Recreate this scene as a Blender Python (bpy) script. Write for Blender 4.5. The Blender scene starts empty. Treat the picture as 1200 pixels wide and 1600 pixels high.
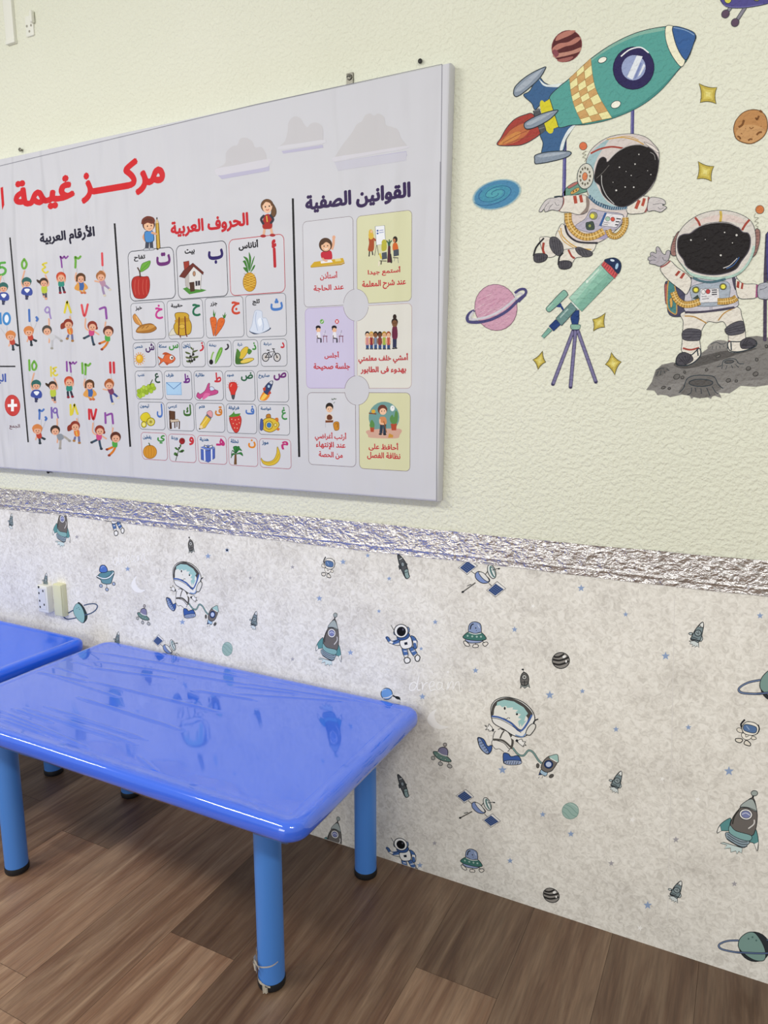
import bpy, bmesh, math, random, unicodedata
import numpy as np
from mathutils import Matrix, Vector
from mathutils.geometry import interpolate_bezier
random.seed(7)
SC = bpy.context.scene
COL = SC.collection
# ------------------------------------------------------------------ camera
RM = [[0.8927260389446815, 0.4505981345010576, -0.0012411987375075862],
      [0.0777712344999744, -0.156792585715066, -0.9845647363932623],
      [-0.4438376442737695, 0.8788500476468956, -0.17501639716483802]]
FPX = 1121.26
CAM = Vector((0.0, -2.0, 1.61752))
cd = bpy.data.cameras.new('camera'); cam = bpy.data.objects.new('camera', cd); COL.objects.link(cam)
cd.sensor_fit = 'VERTICAL'; cd.sensor_height = 36.0; cd.lens = 36.0 * FPX / 1600.0
cd.clip_start = 0.01; cd.clip_end = 60
cam.matrix_world = Matrix(((RM[0][0], -RM[1][0], -RM[2][0], CAM.x), (RM[0][1], -RM[1][1], -RM[2][1], CAM.y),
                           (RM[0][2], -RM[1][2], -RM[2][2], CAM.z), (0, 0, 0, 1)))
SC.camera = cam
# ------------------------------------------------------------------ light
SC.view_settings.view_transform = 'Standard'; SC.view_settings.look = 'None'
SC.view_settings.gamma = 1.0; SC.view_settings.use_curve_mapping = False
SC.view_settings.exposure = 0.0
w = bpy.data.worlds.new('world'); SC.world = w; w.use_nodes = True
bg = w.node_tree.nodes['Background']; bg.inputs[0].default_value = (1.0, 1.0, 0.97, 1); bg.inputs[1].default_value = 0.47
def area(name, loc, target, sx, sy, power, col):
    d = bpy.data.lights.new(name, 'AREA'); d.shape = 'RECTANGLE'; d.size = sx; d.size_y = sy; d.energy = power; d.color = col
    o = bpy.data.objects.new(name, d); COL.objects.link(o); o.location = loc
    o.rotation_euler = (Vector(target) - Vector(loc)).to_track_quat('-Z', 'Y').to_euler()
    return o
area('window_and_fill_light', (-7.5, -2.6, 1.8), (-1.0, -0.4, 1.2), 2.2, 1.7, 15, (0.95, 0.98, 1.0))
area('window_and_fill_light', (-2.0, -6.2, 1.45), (-1.2, 0, 0.6), 3.0, 1.7, 62, (0.97, 0.99, 1.0))  # added front fill to lift the lower wall, no window known there
area('ceiling_lamp', (-2.6, -2.4, 3.1), (-2.0, -0.6, 0), 1.1, 0.14, 36, (1.0, 0.99, 0.96))
area('ceiling_lamp', (0.9, -2.6, 3.1), (0.4, -0.6, 0), 1.1, 0.14, 40, (1.0, 0.98, 0.92))
area('ceiling_lamp', (-5.1, -2.15, 3.1), (-5.1, -2.149, 0), 1.7, 0.06, 42, (1.0, 0.99, 0.96))

# ------------------------------------------------------------------ pixel -> place
def ray(x, y):
    a, b = (x - 600.0) / FPX, (y - 800.0) / FPX
    return Vector((RM[0][0]*a + RM[1][0]*b + RM[2][0], RM[0][1]*a + RM[1][1]*b + RM[2][1], RM[0][2]*a + RM[1][2]*b + RM[2][2]))
def on_wall(x, y, py=0.0):
    d = ray(x, y); t = (py - CAM.y) / d.y
    return (CAM.x + d.x*t, CAM.z + d.z*t)
def on_level(x, y, z):
    d = ray(x, y); t = (z - CAM.z) / d.z
    return (CAM.x + d.x*t, CAM.y + d.y*t)
def lin(h):
    if not isinstance(h, str): return h
    o = []
    for i in (0, 2, 4):
        c = int(h[i:i+2], 16) / 255.0
        o.append(c / 12.92 if c <= 0.04045 else ((c + 0.055) / 1.055) ** 2.4)
    return (o[0], o[1], o[2], 1.0)

# ------------------------------------------------------------------ materials
class NT:
    def __init__(s, name):
        s.m = bpy.data.materials.new(name); s.m.use_nodes = True
        s.t = s.m.node_tree; s.b = s.t.nodes['Principled BSDF']; s.out = s.t.nodes['Material Output']
    def n(s, typ, **kw):
        nd = s.t.nodes.new('ShaderNode' + typ)
        for k, v in kw.items():
            if k.startswith('i'):
                key = k[1:]; nd.inputs[int(key) if key.isdigit() else key.replace('_', ' ')].default_value = v
            else: setattr(nd, k, v)
        return nd
    def l(s, a, ao, b, bi): s.t.links.new(a.outputs[ao], b.inputs[bi])
    def pos(s, scale=(1, 1, 1)):
        g = s.n('NewGeometry'); mp = s.n('Mapping'); mp.inputs['Scale'].default_value = scale
        s.l(g, 'Position', mp, 'Vector'); return mp
    def noise(s, vec, scale, detail=4, rough=0.55, dist=0.0):
        x = s.n('TexNoise'); x.inputs['Scale'].default_value = scale; x.inputs['Detail'].default_value = detail
        x.inputs['Roughness'].default_value = rough; x.inputs['Distortion'].default_value = dist
        s.l(vec, 0, x, 'Vector'); return x
    def ramp(s, src, so, stops):
        r = s.n('ValToRGB'); e = r.color_ramp.elements
        while len(e) < len(stops): e.new(0.5)
        for i, (p, c) in enumerate(stops): e[i].position = p; e[i].color = lin(c) if isinstance(c, str) else (c, c, c, 1)
        s.l(src, so, r, 0); return r
    def bump(s, src, so, strength, dist, prev=None):
        b = s.n('Bump'); b.inputs['Strength'].default_value = strength; b.inputs['Distance'].default_value = dist
        s.l(src, so, b, 'Height')
        if prev: s.l(prev, 0, b, 'Normal')
        return b
def simple(name, col, rough=0.5, metal=0.0, spec=0.5, alpha=1.0):
    k = NT(name); k.b.inputs['Base Color'].default_value = lin(col); k.b.inputs['Roughness'].default_value = rough
    k.b.inputs['Metallic'].default_value = metal; k.b.inputs['Specular IOR Level'].default_value = spec; k.b.inputs['Alpha'].default_value = alpha
    return k.m
def stipple(k):
    p = k.pos()
    a = k.noise(p, 85, 3, 0.5); r = k.ramp(a, 0, [(0.38, 0.0), (0.62, 1.0)])
    b1 = k.bump(r, 0, 0.7, 0.0026)
    c = k.noise(p, 240, 2, 0.5)
    b2 = k.bump(c, 0, 0.25, 0.001, b1)
    k.l(b2, 0, k.b, 'Normal')
def folds(k):
    # soft vertical folds of the stretched cloth, a little stronger towards its lower left
    p = k.pos((1.0, 1.0, 0.16)); a = k.noise(p, 9, 2, 0.45, 0.3)
    g = k.n('NewGeometry'); s = k.n('SeparateXYZ'); k.l(g, 'Position', s, 0)
    mr = k.n('MapRange'); mr.inputs[1].default_value = -1.4; mr.inputs[2].default_value = -2.6; mr.inputs[3].default_value = 0.25; mr.inputs[4].default_value = 1.0
    k.l(s, 'X', mr, 0)
    mu = k.n('Math', operation='MULTIPLY'); k.l(a, 0, mu, 0); k.l(mr, 0, mu, 1)
    b1 = k.bump(mu, 0, 0.8, 0.06)
    q = k.pos(); b = k.noise(q, 3.0, 2, 0.4, 0.5); b2 = k.bump(b, 0, 0.35, 0.05, b1)
    k.l(b2, 0, k.b, 'Normal')
def printed(name, rough, fn=None):
    k = NT(name); v = k.n('VertexColor', layer_name='ink'); k.l(v, 0, k.b, 'Base Color')
    k.b.inputs['Roughness'].default_value = rough; k.b.inputs['Specular IOR Level'].default_value = 0.18
    if fn: fn(k)
    return k.m
M_STICK = printed('sticker_ink', 0.55, stipple)
M_POST = printed('poster_ink', 0.5, folds)
M_PAPER = printed('wallpaper_ink', 0.6)
k = NT('plaster'); p = k.pos(); a = k.noise(p, 1.1, 3)
r = k.ramp(a, 0, [(0.3, 'e1e2cf'), (0.7, 'e7e7d6')]); k.l(r, 0, k.b, 'Base Color'); k.b.inputs['Roughness'].default_value = 0.75
k.b.inputs['Specular IOR Level'].default_value = 0.25; stipple(k); M_PLASTER = k.m
k = NT('poster_cloth'); k.b.inputs['Base Color'].default_value = lin('cdcdd3'); k.b.inputs['Roughness'].default_value = 0.5
k.b.inputs['Specular IOR Level'].default_value = 0.3; folds(k); M_CLOTH = k.m
k = NT('wallpaper'); p = k.pos()
a = k.noise(p, 5, 5, 0.65); b = k.noise(p, 60, 4, 0.65, 1.2)
r1 = k.ramp(a, 0, [(0.34, 'd0cbc3'), (0.5, 'ebe7de'), (0.66, 'f5f2ea')]); r2 = k.ramp(b, 0, [(0.36, 'bfbab1'), (0.5, 'e6e2d9'), (0.62, 'faf7f0')])
mx = k.n('Mix', data_type='RGBA'); mx.inputs[0].default_value = 0.5; k.l(r1, 0, mx, 6); k.l(r2, 0, mx, 7)
k.l(mx, 2, k.b, 'Base Color'); k.b.inputs['Roughness'].default_value = 0.6; k.b.inputs['Specular IOR Level'].default_value = 0.3
k.l(k.bump(b, 0, 0.12, 0.001), 0, k.b, 'Normal'); M_WPAPER = k.m
k = NT('foil'); k.b.inputs['Base Color'].default_value = lin('d6d1ce'); k.b.inputs['Metallic'].default_value = 0.86; k.b.inputs['Roughness'].default_value = 0.26
p = k.pos((0.8, 1, 1.25)); a = k.noise(p, 42, 2, 0.5, 1.0); b1 = k.bump(a, 0, 0.8, 0.009); a2 = k.noise(p, 120, 2, 0.5, 0.6); k.l(k.bump(a2, 0, 0.8, 0.0035, b1), 0, k.b, 'Normal'); M_FOIL = k.m
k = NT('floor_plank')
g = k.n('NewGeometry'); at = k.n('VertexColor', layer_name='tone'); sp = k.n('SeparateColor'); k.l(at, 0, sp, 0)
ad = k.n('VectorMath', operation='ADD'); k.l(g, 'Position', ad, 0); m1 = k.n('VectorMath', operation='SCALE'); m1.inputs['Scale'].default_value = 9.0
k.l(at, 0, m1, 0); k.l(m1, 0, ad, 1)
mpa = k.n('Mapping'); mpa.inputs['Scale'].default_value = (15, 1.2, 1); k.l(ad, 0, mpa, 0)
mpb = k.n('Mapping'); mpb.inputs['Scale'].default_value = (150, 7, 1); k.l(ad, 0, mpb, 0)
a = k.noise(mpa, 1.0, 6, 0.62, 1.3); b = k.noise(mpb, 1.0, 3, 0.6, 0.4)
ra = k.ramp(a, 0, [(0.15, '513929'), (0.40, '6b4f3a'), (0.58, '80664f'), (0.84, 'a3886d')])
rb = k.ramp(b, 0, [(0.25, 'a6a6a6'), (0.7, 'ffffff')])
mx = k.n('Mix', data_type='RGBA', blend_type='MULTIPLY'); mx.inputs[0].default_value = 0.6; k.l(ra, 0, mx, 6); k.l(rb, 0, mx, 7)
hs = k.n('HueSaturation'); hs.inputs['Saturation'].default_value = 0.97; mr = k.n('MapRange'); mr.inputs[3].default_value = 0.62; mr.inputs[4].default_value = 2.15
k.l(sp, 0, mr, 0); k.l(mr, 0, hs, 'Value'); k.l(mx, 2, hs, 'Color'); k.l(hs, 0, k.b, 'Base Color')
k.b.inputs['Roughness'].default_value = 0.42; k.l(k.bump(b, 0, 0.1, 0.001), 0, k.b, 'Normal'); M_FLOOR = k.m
M_JOINT = simple('floor_joint', '35261b', 0.7)
M_TOP = simple('blue_plastic', '2a68f0', 0.13)
M_LEG = simple('leg_paint', '4a86d8', 0.32)
M_COLLAR = simple('pale_collar', '6a97cc', 0.4)
M_RUB = simple('black_rubber', '101318', 0.55)
M_WHITE = simple('white_plastic', 'e9e8de', 0.35)
M_CREAM = simple('cream_plastic', 'dcdab4', 0.4)
M_DARK = simple('dark_slot', '24221f', 0.6)
M_STEEL = simple('dull_steel', '7d7a70', 0.4, 0.8)
M_BLACK = simple('black_screw', '17150f', 0.5)
k = NT('clear_film'); tr = k.n('BsdfTransparent'); gl = k.n('BsdfGlossy'); gl.inputs['Roughness'].default_value = 0.06
fr = k.n('Fresnel'); fr.inputs['IOR'].default_value = 2.0; mx = k.n('MixShader'); ge = k.n('NewGeometry'); su = k.n('Math', operation='SUBTRACT'); su.inputs[0].default_value = 1.0; k.l(ge, 'Backfacing', su, 1); mu = k.n('Math', operation='MULTIPLY'); k.l(fr, 0, mu, 0); k.l(su, 0, mu, 1); k.l(mu, 0, mx, 0); k.l(tr, 0, mx, 1); k.l(gl, 0, mx, 2)
k.l(mx, 0, k.out, 0); M_FILM = k.m
k = NT('torn_tape'); tr = k.n('BsdfTransparent'); mx = k.n('MixShader'); mx.inputs[0].default_value = 0.75
k.b.inputs['Base Color'].default_value = lin('ddd6c6'); k.b.inputs['Roughness'].default_value = 0.25
k.l(tr, 0, mx, 1); k.l(k.b, 0, mx, 2); k.l(mx, 0, k.out, 0); M_TAPE = k.m

# ------------------------------------------------------------------ object helpers
def tag(o, label=None, cat=None, group=None, kind=None):
    if label: o['label'] = label
    if cat: o['category'] = cat
    if group: o['group'] = group
    if kind: o['kind'] = kind
    return o
def thing(name, loc, label, cat, group=None):
    o = bpy.data.objects.new(name, None); o.empty_display_size = 0.05; COL.objects.link(o); o.location = loc
    return tag(o, label, cat, group)
def wloc(o):
    v = Vector((0, 0, 0))
    while o is not None: v = v + o.location; o = o.parent
    return v
def obj(name, verts, faces, mats, parent=None, mi=None, smooth=False, cols=None, layer='ink'):
    lo = [min(v[i] for v in verts) for i in range(3)]; hi = [max(v[i] for v in verts) for i in range(3)]
    c = Vector([(lo[i] + hi[i]) / 2 for i in range(3)])
    me = bpy.data.meshes.new(name); me.from_pydata([(v[0]-c.x, v[1]-c.y, v[2]-c.z) for v in verts], [], faces)
    for m in (mats if isinstance(mats, (list, tuple)) else [mats]): me.materials.append(m)
    if mi: me.polygons.foreach_set('material_index', mi)
    if smooth: me.polygons.foreach_set('use_smooth', [True] * len(faces))
    if cols:
        ca = me.color_attributes.new(layer, 'FLOAT_COLOR', 'CORNER'); buf = []
        for f, cc in zip(faces, cols): buf += list(cc) * len(f)
        ca.data.foreach_set('color', buf)
    me.update()
    o = bpy.data.objects.new(name, me); COL.objects.link(o)
    o.location = c - (wloc(parent) if parent else Vector((0, 0, 0)))
    if parent: o.parent = parent
    return o
class MB:
    def __init__(s): s.v = []; s.f = []; s.mi = []; s.sm = []
    def add(s, v, f, mi=0):
        n = len(s.v); s.v += [tuple(a) for a in v]; s.f += [tuple(i + n for i in q) for q in f]; s.mi += [mi] * len(f)
    def box(s, x0, x1, y0, y1, z0, z1, mi=0, bev=0.0):
        bm = bmesh.new(); bmesh.ops.create_cube(bm, size=1)
        for v in bm.verts: v.co = ((x0+x1)/2 + v.co.x*(x1-x0), (y0+y1)/2 + v.co.y*(y1-y0), (z0+z1)/2 + v.co.z*(z1-z0))
        if bev: bmesh.ops.bevel(bm, geom=bm.edges[:], offset=bev, segments=3, affect='EDGES', profile=0.5)
        bm.verts.index_update(); s.add([v.co[:] for v in bm.verts], [[v.index for v in f.verts] for f in bm.faces], mi); bm.free()
    def lathe(s, prof, at, axis='z', n=32, mi=0):
        # prof: (radius, height) pairs; closed with caps
        v = []; f = []
        for r, h in prof:
            for i in range(n):
                a = 2*math.pi*i/n; x, y = r*math.cos(a), r*math.sin(a)
                v.append((at[0]+x, at[1]+y, at[2]+h) if axis == 'z' else (at[0]+x, at[1]-h, at[2]+y))
        for j in range(len(prof)-1):
            for i in range(n):
                k2 = (i+1) % n
                q = (j*n+i, j*n+k2, (j+1)*n+k2, (j+1)*n+i)
                f.append(q if axis == 'z' else q[::-1])
        b = tuple(range(n)); t = tuple(range((len(prof)-1)*n, len(prof)*n))
        f.append(b[::-1] if axis == 'z' else b); f.append(t if axis == 'z' else t[::-1])
        s.add(v, f, mi)
    def build(s, name, mats, parent=None, smooth=False):
        return obj(name, s.v, s.f, mats, parent, s.mi, smooth)
def autosmooth(o, deg=40):
    for p in o.data.polygons: p.use_smooth = True
    o.data.set_sharp_from_angle(angle=math.radians(deg)); return o

# ------------------------------------------------------------------ flat printed artwork
def nums(s): return [float(a) for a in s.split()] if isinstance(s, str) else list(s)
def pairs(s):
    if not isinstance(s, str): return [tuple(q) for q in s]
    a = nums(s); return list(zip(a[::2], a[1::2]))
def spline(P, closed, sub=6):
    n = len(P); out = []
    rng = range(n) if closed else range(n - 1)
    for i in rng:
        p0 = P[(i-1) % n] if closed or i else P[0]; p1 = P[i]; p2 = P[(i+1) % n]
        p3 = P[(i+2) % n] if closed or i + 2 < n else P[-1]
        for j in range(sub):
            t = j / sub
            out.append(tuple(0.5*((2*p1[d]) + (-p0[d]+p2[d])*t + (2*p0[d]-5*p1[d]+4*p2[d]-p3[d])*t*t + (-p0[d]+3*p1[d]-3*p2[d]+p3[d])*t**3) for d in (0, 1)))
    if not closed: out.append(P[-1])
    return out
def clip(P, zmin, zmax):
    for lim, sg in ((zmin, 1), (zmax, -1)):
        out = []
        for i in range(len(P)):
            a, b = P[i-1], P[i]; da, db = (a[1]-lim)*sg, (b[1]-lim)*sg
            if da*db < 0:
                t = da/(da-db); out.append((a[0]+(b[0]-a[0])*t, lim))
            if db >= 0: out.append(b)
        P = out
        if len(P) < 3: return []
    return P
GLY = {}
FORMS = {}
for cp in range(0xFE80, 0xFEFD):
    d = unicodedata.decomposition(chr(cp)).split()
    if d and d[0][0] == '<': FORMS[(''.join(chr(int(x, 16)) for x in d[1:]), d[0][1:-1])] = chr(cp)
def shape(s):
    L = []; i = 0
    while i < len(s):
        if s[i] == 'ل' and i + 1 < len(s) and s[i+1] in 'اأإآ': L.append(s[i:i+2]); i += 2
        else: L.append(s[i]); i += 1
    marks = 'ً'
    L = [c for c in L if c not in marks]
    dual = lambda c: (c, 'initial') in FORMS or c == 'ـ'
    can = lambda c: (c, 'final') in FORMS or c == 'ـ'
    out = []
    for i, c in enumerate(L):
        pj = i > 0 and dual(L[i-1]) and can(c); nj = i + 1 < len(L) and dual(c) and can(L[i+1])
        key = 'medial' if pj and nj else 'final' if pj else 'initial' if nj else 'isolated'
        out.append(FORMS.get((c, key), c))
    return ''.join(out[::-1])
def glyphs(s, bold):
    """outline of a word filled by horizontal slices (non-zero winding), thickened by bold"""
    key = (s, bold)
    if key in GLY: return GLY[key]
    cu = bpy.data.curves.new('t', 'FONT'); cu.body = shape(s)
    o = bpy.data.objects.new('t', cu); COL.objects.link(o); bpy.context.view_layer.update()
    dg = bpy.context.evaluated_depsgraph_get(); cv = o.evaluated_get(dg).to_curve(dg); loops = []
    for sp in cv.splines:
        bp = sp.bezier_points; L = []
        for i in range(len(bp)):
            p, q = bp[i], bp[(i+1) % len(bp)]
            L += [(v.x, v.y) for v in interpolate_bezier(p.co, p.handle_right, q.handle_left, q.co, 5)[:-1]]
        loops.append(L)
    o.to_curve_clear() if hasattr(o, 'to_curve_clear') else None
    bpy.data.objects.remove(o); bpy.data.curves.remove(cu)
    seg = []
    for L in loops:
        P = np.array(L); seg.append(np.hstack([P, np.roll(P, -1, 0)]))
    E0 = np.vstack(seg); sh = [(0, 0)] + ([(bold*math.cos(t*math.pi/4), bold*math.sin(t*math.pi/4)) for t in range(8)] if bold else [])
    E = np.vstack([E0 + np.array([dx, dy, dx, dy]) for dx, dy in sh])
    x0, x1 = E[:, [0, 2]].min(), E[:, [0, 2]].max(); y0, y1 = E[:, [1, 3]].min(), E[:, [1, 3]].max()
    lo, hi = np.minimum(E[:, 1], E[:, 3]), np.maximum(E[:, 1], E[:, 3]); N = 84; V = []; F = []
    sx, sy = 1.0/(x1-x0), 1.0/(y1-y0)
    for k_ in range(N):
        a = y0 + (y1-y0)*k_/N; b = y0 + (y1-y0)*(k_+1)/N; ym = (a+b)/2
        e = E[(lo <= ym) & (hi > ym)]
        if not len(e): continue
        m = (e[:, 2]-e[:, 0])/(e[:, 3]-e[:, 1]); xm = e[:, 0] + m*(ym-e[:, 1]); od = np.argsort(xm); wn = 0
        m = np.clip(m, -3, 3)
        for q in od:
            nw = wn + (1 if e[q, 3] > e[q, 1] else -1)
            if wn == 0: st = q
            if nw == 0:
                h = (b-a)/2; n_ = len(V)
                V += [((xm[st]-m[st]*h-x0)*sx, (a-y0)*sy), ((xm[q]-m[q]*h-x0)*sx, (a-y0)*sy), ((xm[q]+m[q]*h-x0)*sx, (b-y0)*sy), ((xm[st]+m[st]*h-x0)*sx, (b-y0)*sy)]
                F.append((n_, n_+1, n_+2, n_+3))
            wn = nw
    GLY[key] = (V, F); return GLY[key]
class Art:
    """collects flat printed shapes on a vertical plane; coordinates are read off an enlargement (origin, scale)"""
    STEP = 9e-6
    def __init__(s, crop, plane, mat, parent=None, n0=0):
        s.ox, s.oy, s.k = crop; s.plane = plane; s.mat = mat; s.parent = parent; s.n = n0; s.base = None
        s.reset(); s.lim = (-9, 9); s.off = (0, 0)
    def reset(s): s.v = []; s.f = []; s.c = []
    def at(s, x, y):
        q = on_wall(s.ox + x*s.k, s.oy + y*s.k, s.plane); return (q[0] + s.off[0], q[1] + s.off[1])
    def crop(s, *c): s.ox, s.oy, s.k = c; return s
    def face(s, P, col):
        P = clip(P, *s.lim)
        if len(P) < 3: return
        ar = sum(P[i-1][0]*P[i][1] - P[i][0]*P[i-1][1] for i in range(len(P)))
        if ar < 0: P = P[::-1]
        y = s.plane - s.n*s.STEP; b = len(s.v)
        s.v += [(p[0], y, p[1]) for p in P]; s.f.append(tuple(range(b, b+len(P)))); s.c.append(lin(col))
    def tick(s): s.n += 1
    def poly(s, pts, col, sm=1, line=None, lw=3):
        P = pairs(pts); Q = spline(P, True) if sm else P
        if col: s.face([s.at(*p) for p in Q], col); s.tick()
        if line: s.stroke(Q, line, lw, True)
        return s
    def stroke(s, Q, col, w, closed=False, lift=0):
        n = len(Q); h = w/2.0; L = []; R = []
        for i in range(n):
            a = Q[i-1] if closed or i else Q[0]; b = Q[(i+1) % n] if closed or i < n-1 else Q[-1]
            dx, dy = b[0]-a[0], b[1]-a[1]; d = math.hypot(dx, dy) or 1; nx, ny = -dy/d*h, dx/d*h
            L.append(s.at(Q[i][0]+nx, Q[i][1]+ny)); R.append(s.at(Q[i][0]-nx, Q[i][1]-ny))
        for i in range(n if closed else n-1):
            j = (i+1) % n; s.face([L[i], L[j], R[j]], col); s.face([L[i], R[j], R[i]], col); s.n += lift
        s.tick()
    def line(s, pts, col, w=3, sm=1, cap=False):
        P = pairs(pts); Q = spline(P, False) if sm and len(P) > 2 else P
        s.stroke(Q, col, w)
        if cap:
            for q in (P[0], P[-1]): s.ell(q[0], q[1], w/2, w/2, col)
        return s
    def ell(s, cx, cy, rx, ry, col, rot=0, line=None, lw=3, a0=0, a1=360):
        c, d = math.cos(math.radians(rot)), math.sin(math.radians(rot)); N = max(10, int(abs(a1-a0)/14))
        full = abs(a1-a0) >= 360; P = []
        for i in range(N if full else N+1):
            t = math.radians(a0 + (a1-a0)*i/N); x, y = rx*math.cos(t), ry*math.sin(t); P.append((cx + x*c - y*d, cy + x*d + y*c))
        if col: s.face([s.at(*p) for p in P], col); s.tick()
        if line: s.stroke(P, line, lw, full)
        return s
    def rect(s, x0, y0, x1, y1, col, rad=0, line=None, lw=2):
        """upright rectangle on the plane given by its upper left and lower right picture points"""
        A = s.at(x0, y0); B = s.at(x1, y1); X0, Z1, X1, Z0 = A[0], A[1], B[0], B[1]
        m = (X1-X0)/abs(x1-x0); r = rad*m; t = lw*m
        def ring(o):
            if not r: return [(X0+o, Z0+o), (X1-o, Z0+o), (X1-o, Z1-o), (X0+o, Z1-o)]
            P = []
            for cx, cz, a in ((X1-r, Z1-r, 0), (X0+r, Z1-r, 90), (X0+r, Z0+r, 180), (X1-r, Z0+r, 270)):
                for i in range(6):
                    th = math.radians(a + 18*i); P.append((cx + (r-o)*math.cos(th), cz + (r-o)*math.sin(th)))
            return P
        if col: s.face(ring(0), col); s.tick()
        if line:
            O, I = ring(0), ring(t)
            for i in range(len(O)):
                j = (i+1) % len(O); s.face([O[i], O[j], I[j], I[i]], line)
            s.tick()
        return s
    def text(s, t, xl, xr, yb, yt, col, bold=0.0, xb=None, xt=None):
        xm = (xl+xr)/2; ym = (yb+yt)/2
        X0 = s.at(xl, ym)[0]; X1 = s.at(xr, ym)[0]; Z0 = s.at(xb if xb is not None else xm, yb)[1]; Z1 = s.at(xt if xt is not None else xm, yt)[1]
        V, F = glyphs(t, bold); y = s.plane - s.n*s.STEP; b = len(s.v)
        s.v += [(X0 + p[0]*(X1-X0), y, Z0 + p[1]*(Z1-Z0)) for p in V]
        for q in F: s.f.append(tuple(i+b for i in q)); s.c.append(lin(col))
        s.tick(); return s
    def part(s, name, label=None):
        """close the shapes collected so far into one mesh"""
        o = obj(name, s.v, s.f, s.mat, s.parent, cols=s.c); s.reset()
        if label: o['label'] = label
        if s.base is not None: s.n = s.base
        return o
# ------------------------------------------------------------------ the room
XL, XR = -6.2, 2.6
Z_FOIL0, Z_FOIL1 = 1.088, 1.179
m = MB(); m.box(XL, XR, 0.0, 0.15, 0.0, 3.3)
tag(m.build('wall_back', M_PLASTER), kind='structure')
# plank floor: single planks with real joints, running away from the wall
PW = 0.2372; m = MB(); tones = []
m.box(XL, XR, -4.6, 0.0, -0.05, -0.0012, 1); tones += [(0, 0, 0, 1)] * 6
JOINT = {0: -0.382, 3: -0.593, 6: -0.394, 1: -1.05, 2: -0.85, 4: -1.0, 5: -0.9, -1: -0.95, -2: -0.62, -3: -1.1}
kx = -int((XR + 0.481) / PW) - 1
TONE = {(0, 0): 0.18, (0, 1): 0.5, (1, 0): 0.3, (2, 0): 0.3, (3, 0): 0.22, (3, 1): 0.95, (4, 0): 0.75, (5, 0): 1.0, (4, 1): 1.0, (5, 1): 1.0, (6, 1): 1.0, (2, 1): 0.6, (-1, 0): 0.24, (-2, 0): 0.14, (-3, 0): 0.1, (-4, 0): 0.16}  # plank tones; left-hand ones raised to paint in the brighter light there
while True:
    x1 = -0.481 - PW*kx; x0 = x1 - PW
    if x1 < XL: break
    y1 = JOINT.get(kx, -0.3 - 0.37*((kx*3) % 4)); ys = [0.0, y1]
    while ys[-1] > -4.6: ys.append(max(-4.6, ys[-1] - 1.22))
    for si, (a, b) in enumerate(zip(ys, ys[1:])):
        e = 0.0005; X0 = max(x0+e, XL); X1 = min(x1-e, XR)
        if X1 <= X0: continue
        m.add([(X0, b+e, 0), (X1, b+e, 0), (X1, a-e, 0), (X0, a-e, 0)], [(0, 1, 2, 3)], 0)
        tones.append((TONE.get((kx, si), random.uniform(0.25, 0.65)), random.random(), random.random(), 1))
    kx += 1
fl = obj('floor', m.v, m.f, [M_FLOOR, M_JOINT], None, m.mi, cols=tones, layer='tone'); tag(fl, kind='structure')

# ------------------------------------------------------------------ tables
TZ = 0.595; TX0, TX1, TY0, TY1 = -2.272, -0.864, -0.742, -0.012
LEGS = [(-1.05, -0.608), (-1.03, -0.10), (-2.095, -0.612), (-2.095, -0.105)]
def ring(x0, x1, y0, y1, ins, r, z, n=12, ex=0, ey=0):
    P = []; r = max(r - ins, 0.012)
    x0 += ins; x1 -= ins; y0 += ins; y1 -= ins
    for cx, cy, a in ((x1-r, y1-r, 0), (x0+r, y1-r, 90), (x0+r, y0+r, 180), (x1-r, y0+r, 270)):
        for i in range(n+1):
            t = math.radians(a + 90.0*i/n); P.append((cx + r*math.cos(t), cy + r*math.sin(t), z))
        if ex:
            p = P[-1]; m_ = ex if a in (0, 180) else ey; L_ = (x1-x0-2*r) if a in (0, 180) else (y1-y0-2*r); dx, dy = ((-1, 0), (0, -1), (1, 0), (0, 1))[a//90]
            P += [(p[0]+dx*L_*q/m_, p[1]+dy*L_*q/m_, z) for q in range(1, m_)]
    return P
def loft(rings, cap0=True, cap1=True):
    n = len(rings[0]); v = [p for q in rings for p in q]; f = []
    for j in range(len(rings)-1):
        for i in range(n):
            k2 = (i+1) % n; f.append((j*n+i, j*n+k2, (j+1)*n+k2, (j+1)*n+i))
    if cap0: f.append(tuple(range(n))[::-1])
    if cap1: f.append(tuple(range((len(rings)-1)*n, len(rings)*n)))
    return v, f
PROF = [(0.016, -0.050), (0.006, -0.047), (0.0015, -0.041), (0.0, -0.033), (0.0, -0.022), (0.0012, -0.014), (0.005, -0.007), (0.011, -0.0025), (0.018, -0.0005), (0.026, 0.0), (0.036, 0.0), (0.039, -0.0012), (0.046, -0.0014)]
def make_table(label, grp):
    t = thing('activity_table', ((TX0+TX1)/2, (TY0+TY1)/2, 0), label, 'table', grp)
    R = [ring(TX0, TX1, TY0, TY1, i, 0.055, TZ + z) for i, z in PROF]
    v, f = loft(R); o = obj('tabletop', v, f, M_TOP, t); autosmooth(o, 50)
    for (x, y) in LEGS:
        m = MB(); m.lathe([(0.0365, 0.014), (0.0365, 0.5445)], (x, y, 0), n=40)
        lg = m.build('leg', M_LEG, t); autosmooth(lg)
        m = MB(); m.lathe([(0.034, 0.0), (0.0375, 0.003), (0.0385, 0.008), (0.0385, 0.02), (0.0372, 0.0235)], (x, y, 0), n=40)
        autosmooth(m.build('foot_cap', M_RUB, lg))
        m = MB(); m.lathe([(0.0373, 0.508), (0.0373, 0.544)], (x, y, 0), n=40)
        autosmooth(m.build('collar', M_COLLAR, lg))
    return t
G_T = 'blue tables pushed against the wallpapered wall'
tab = make_table('low blue plastic table in the middle, its top wrapped in wrinkled clear film', G_T)
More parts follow.
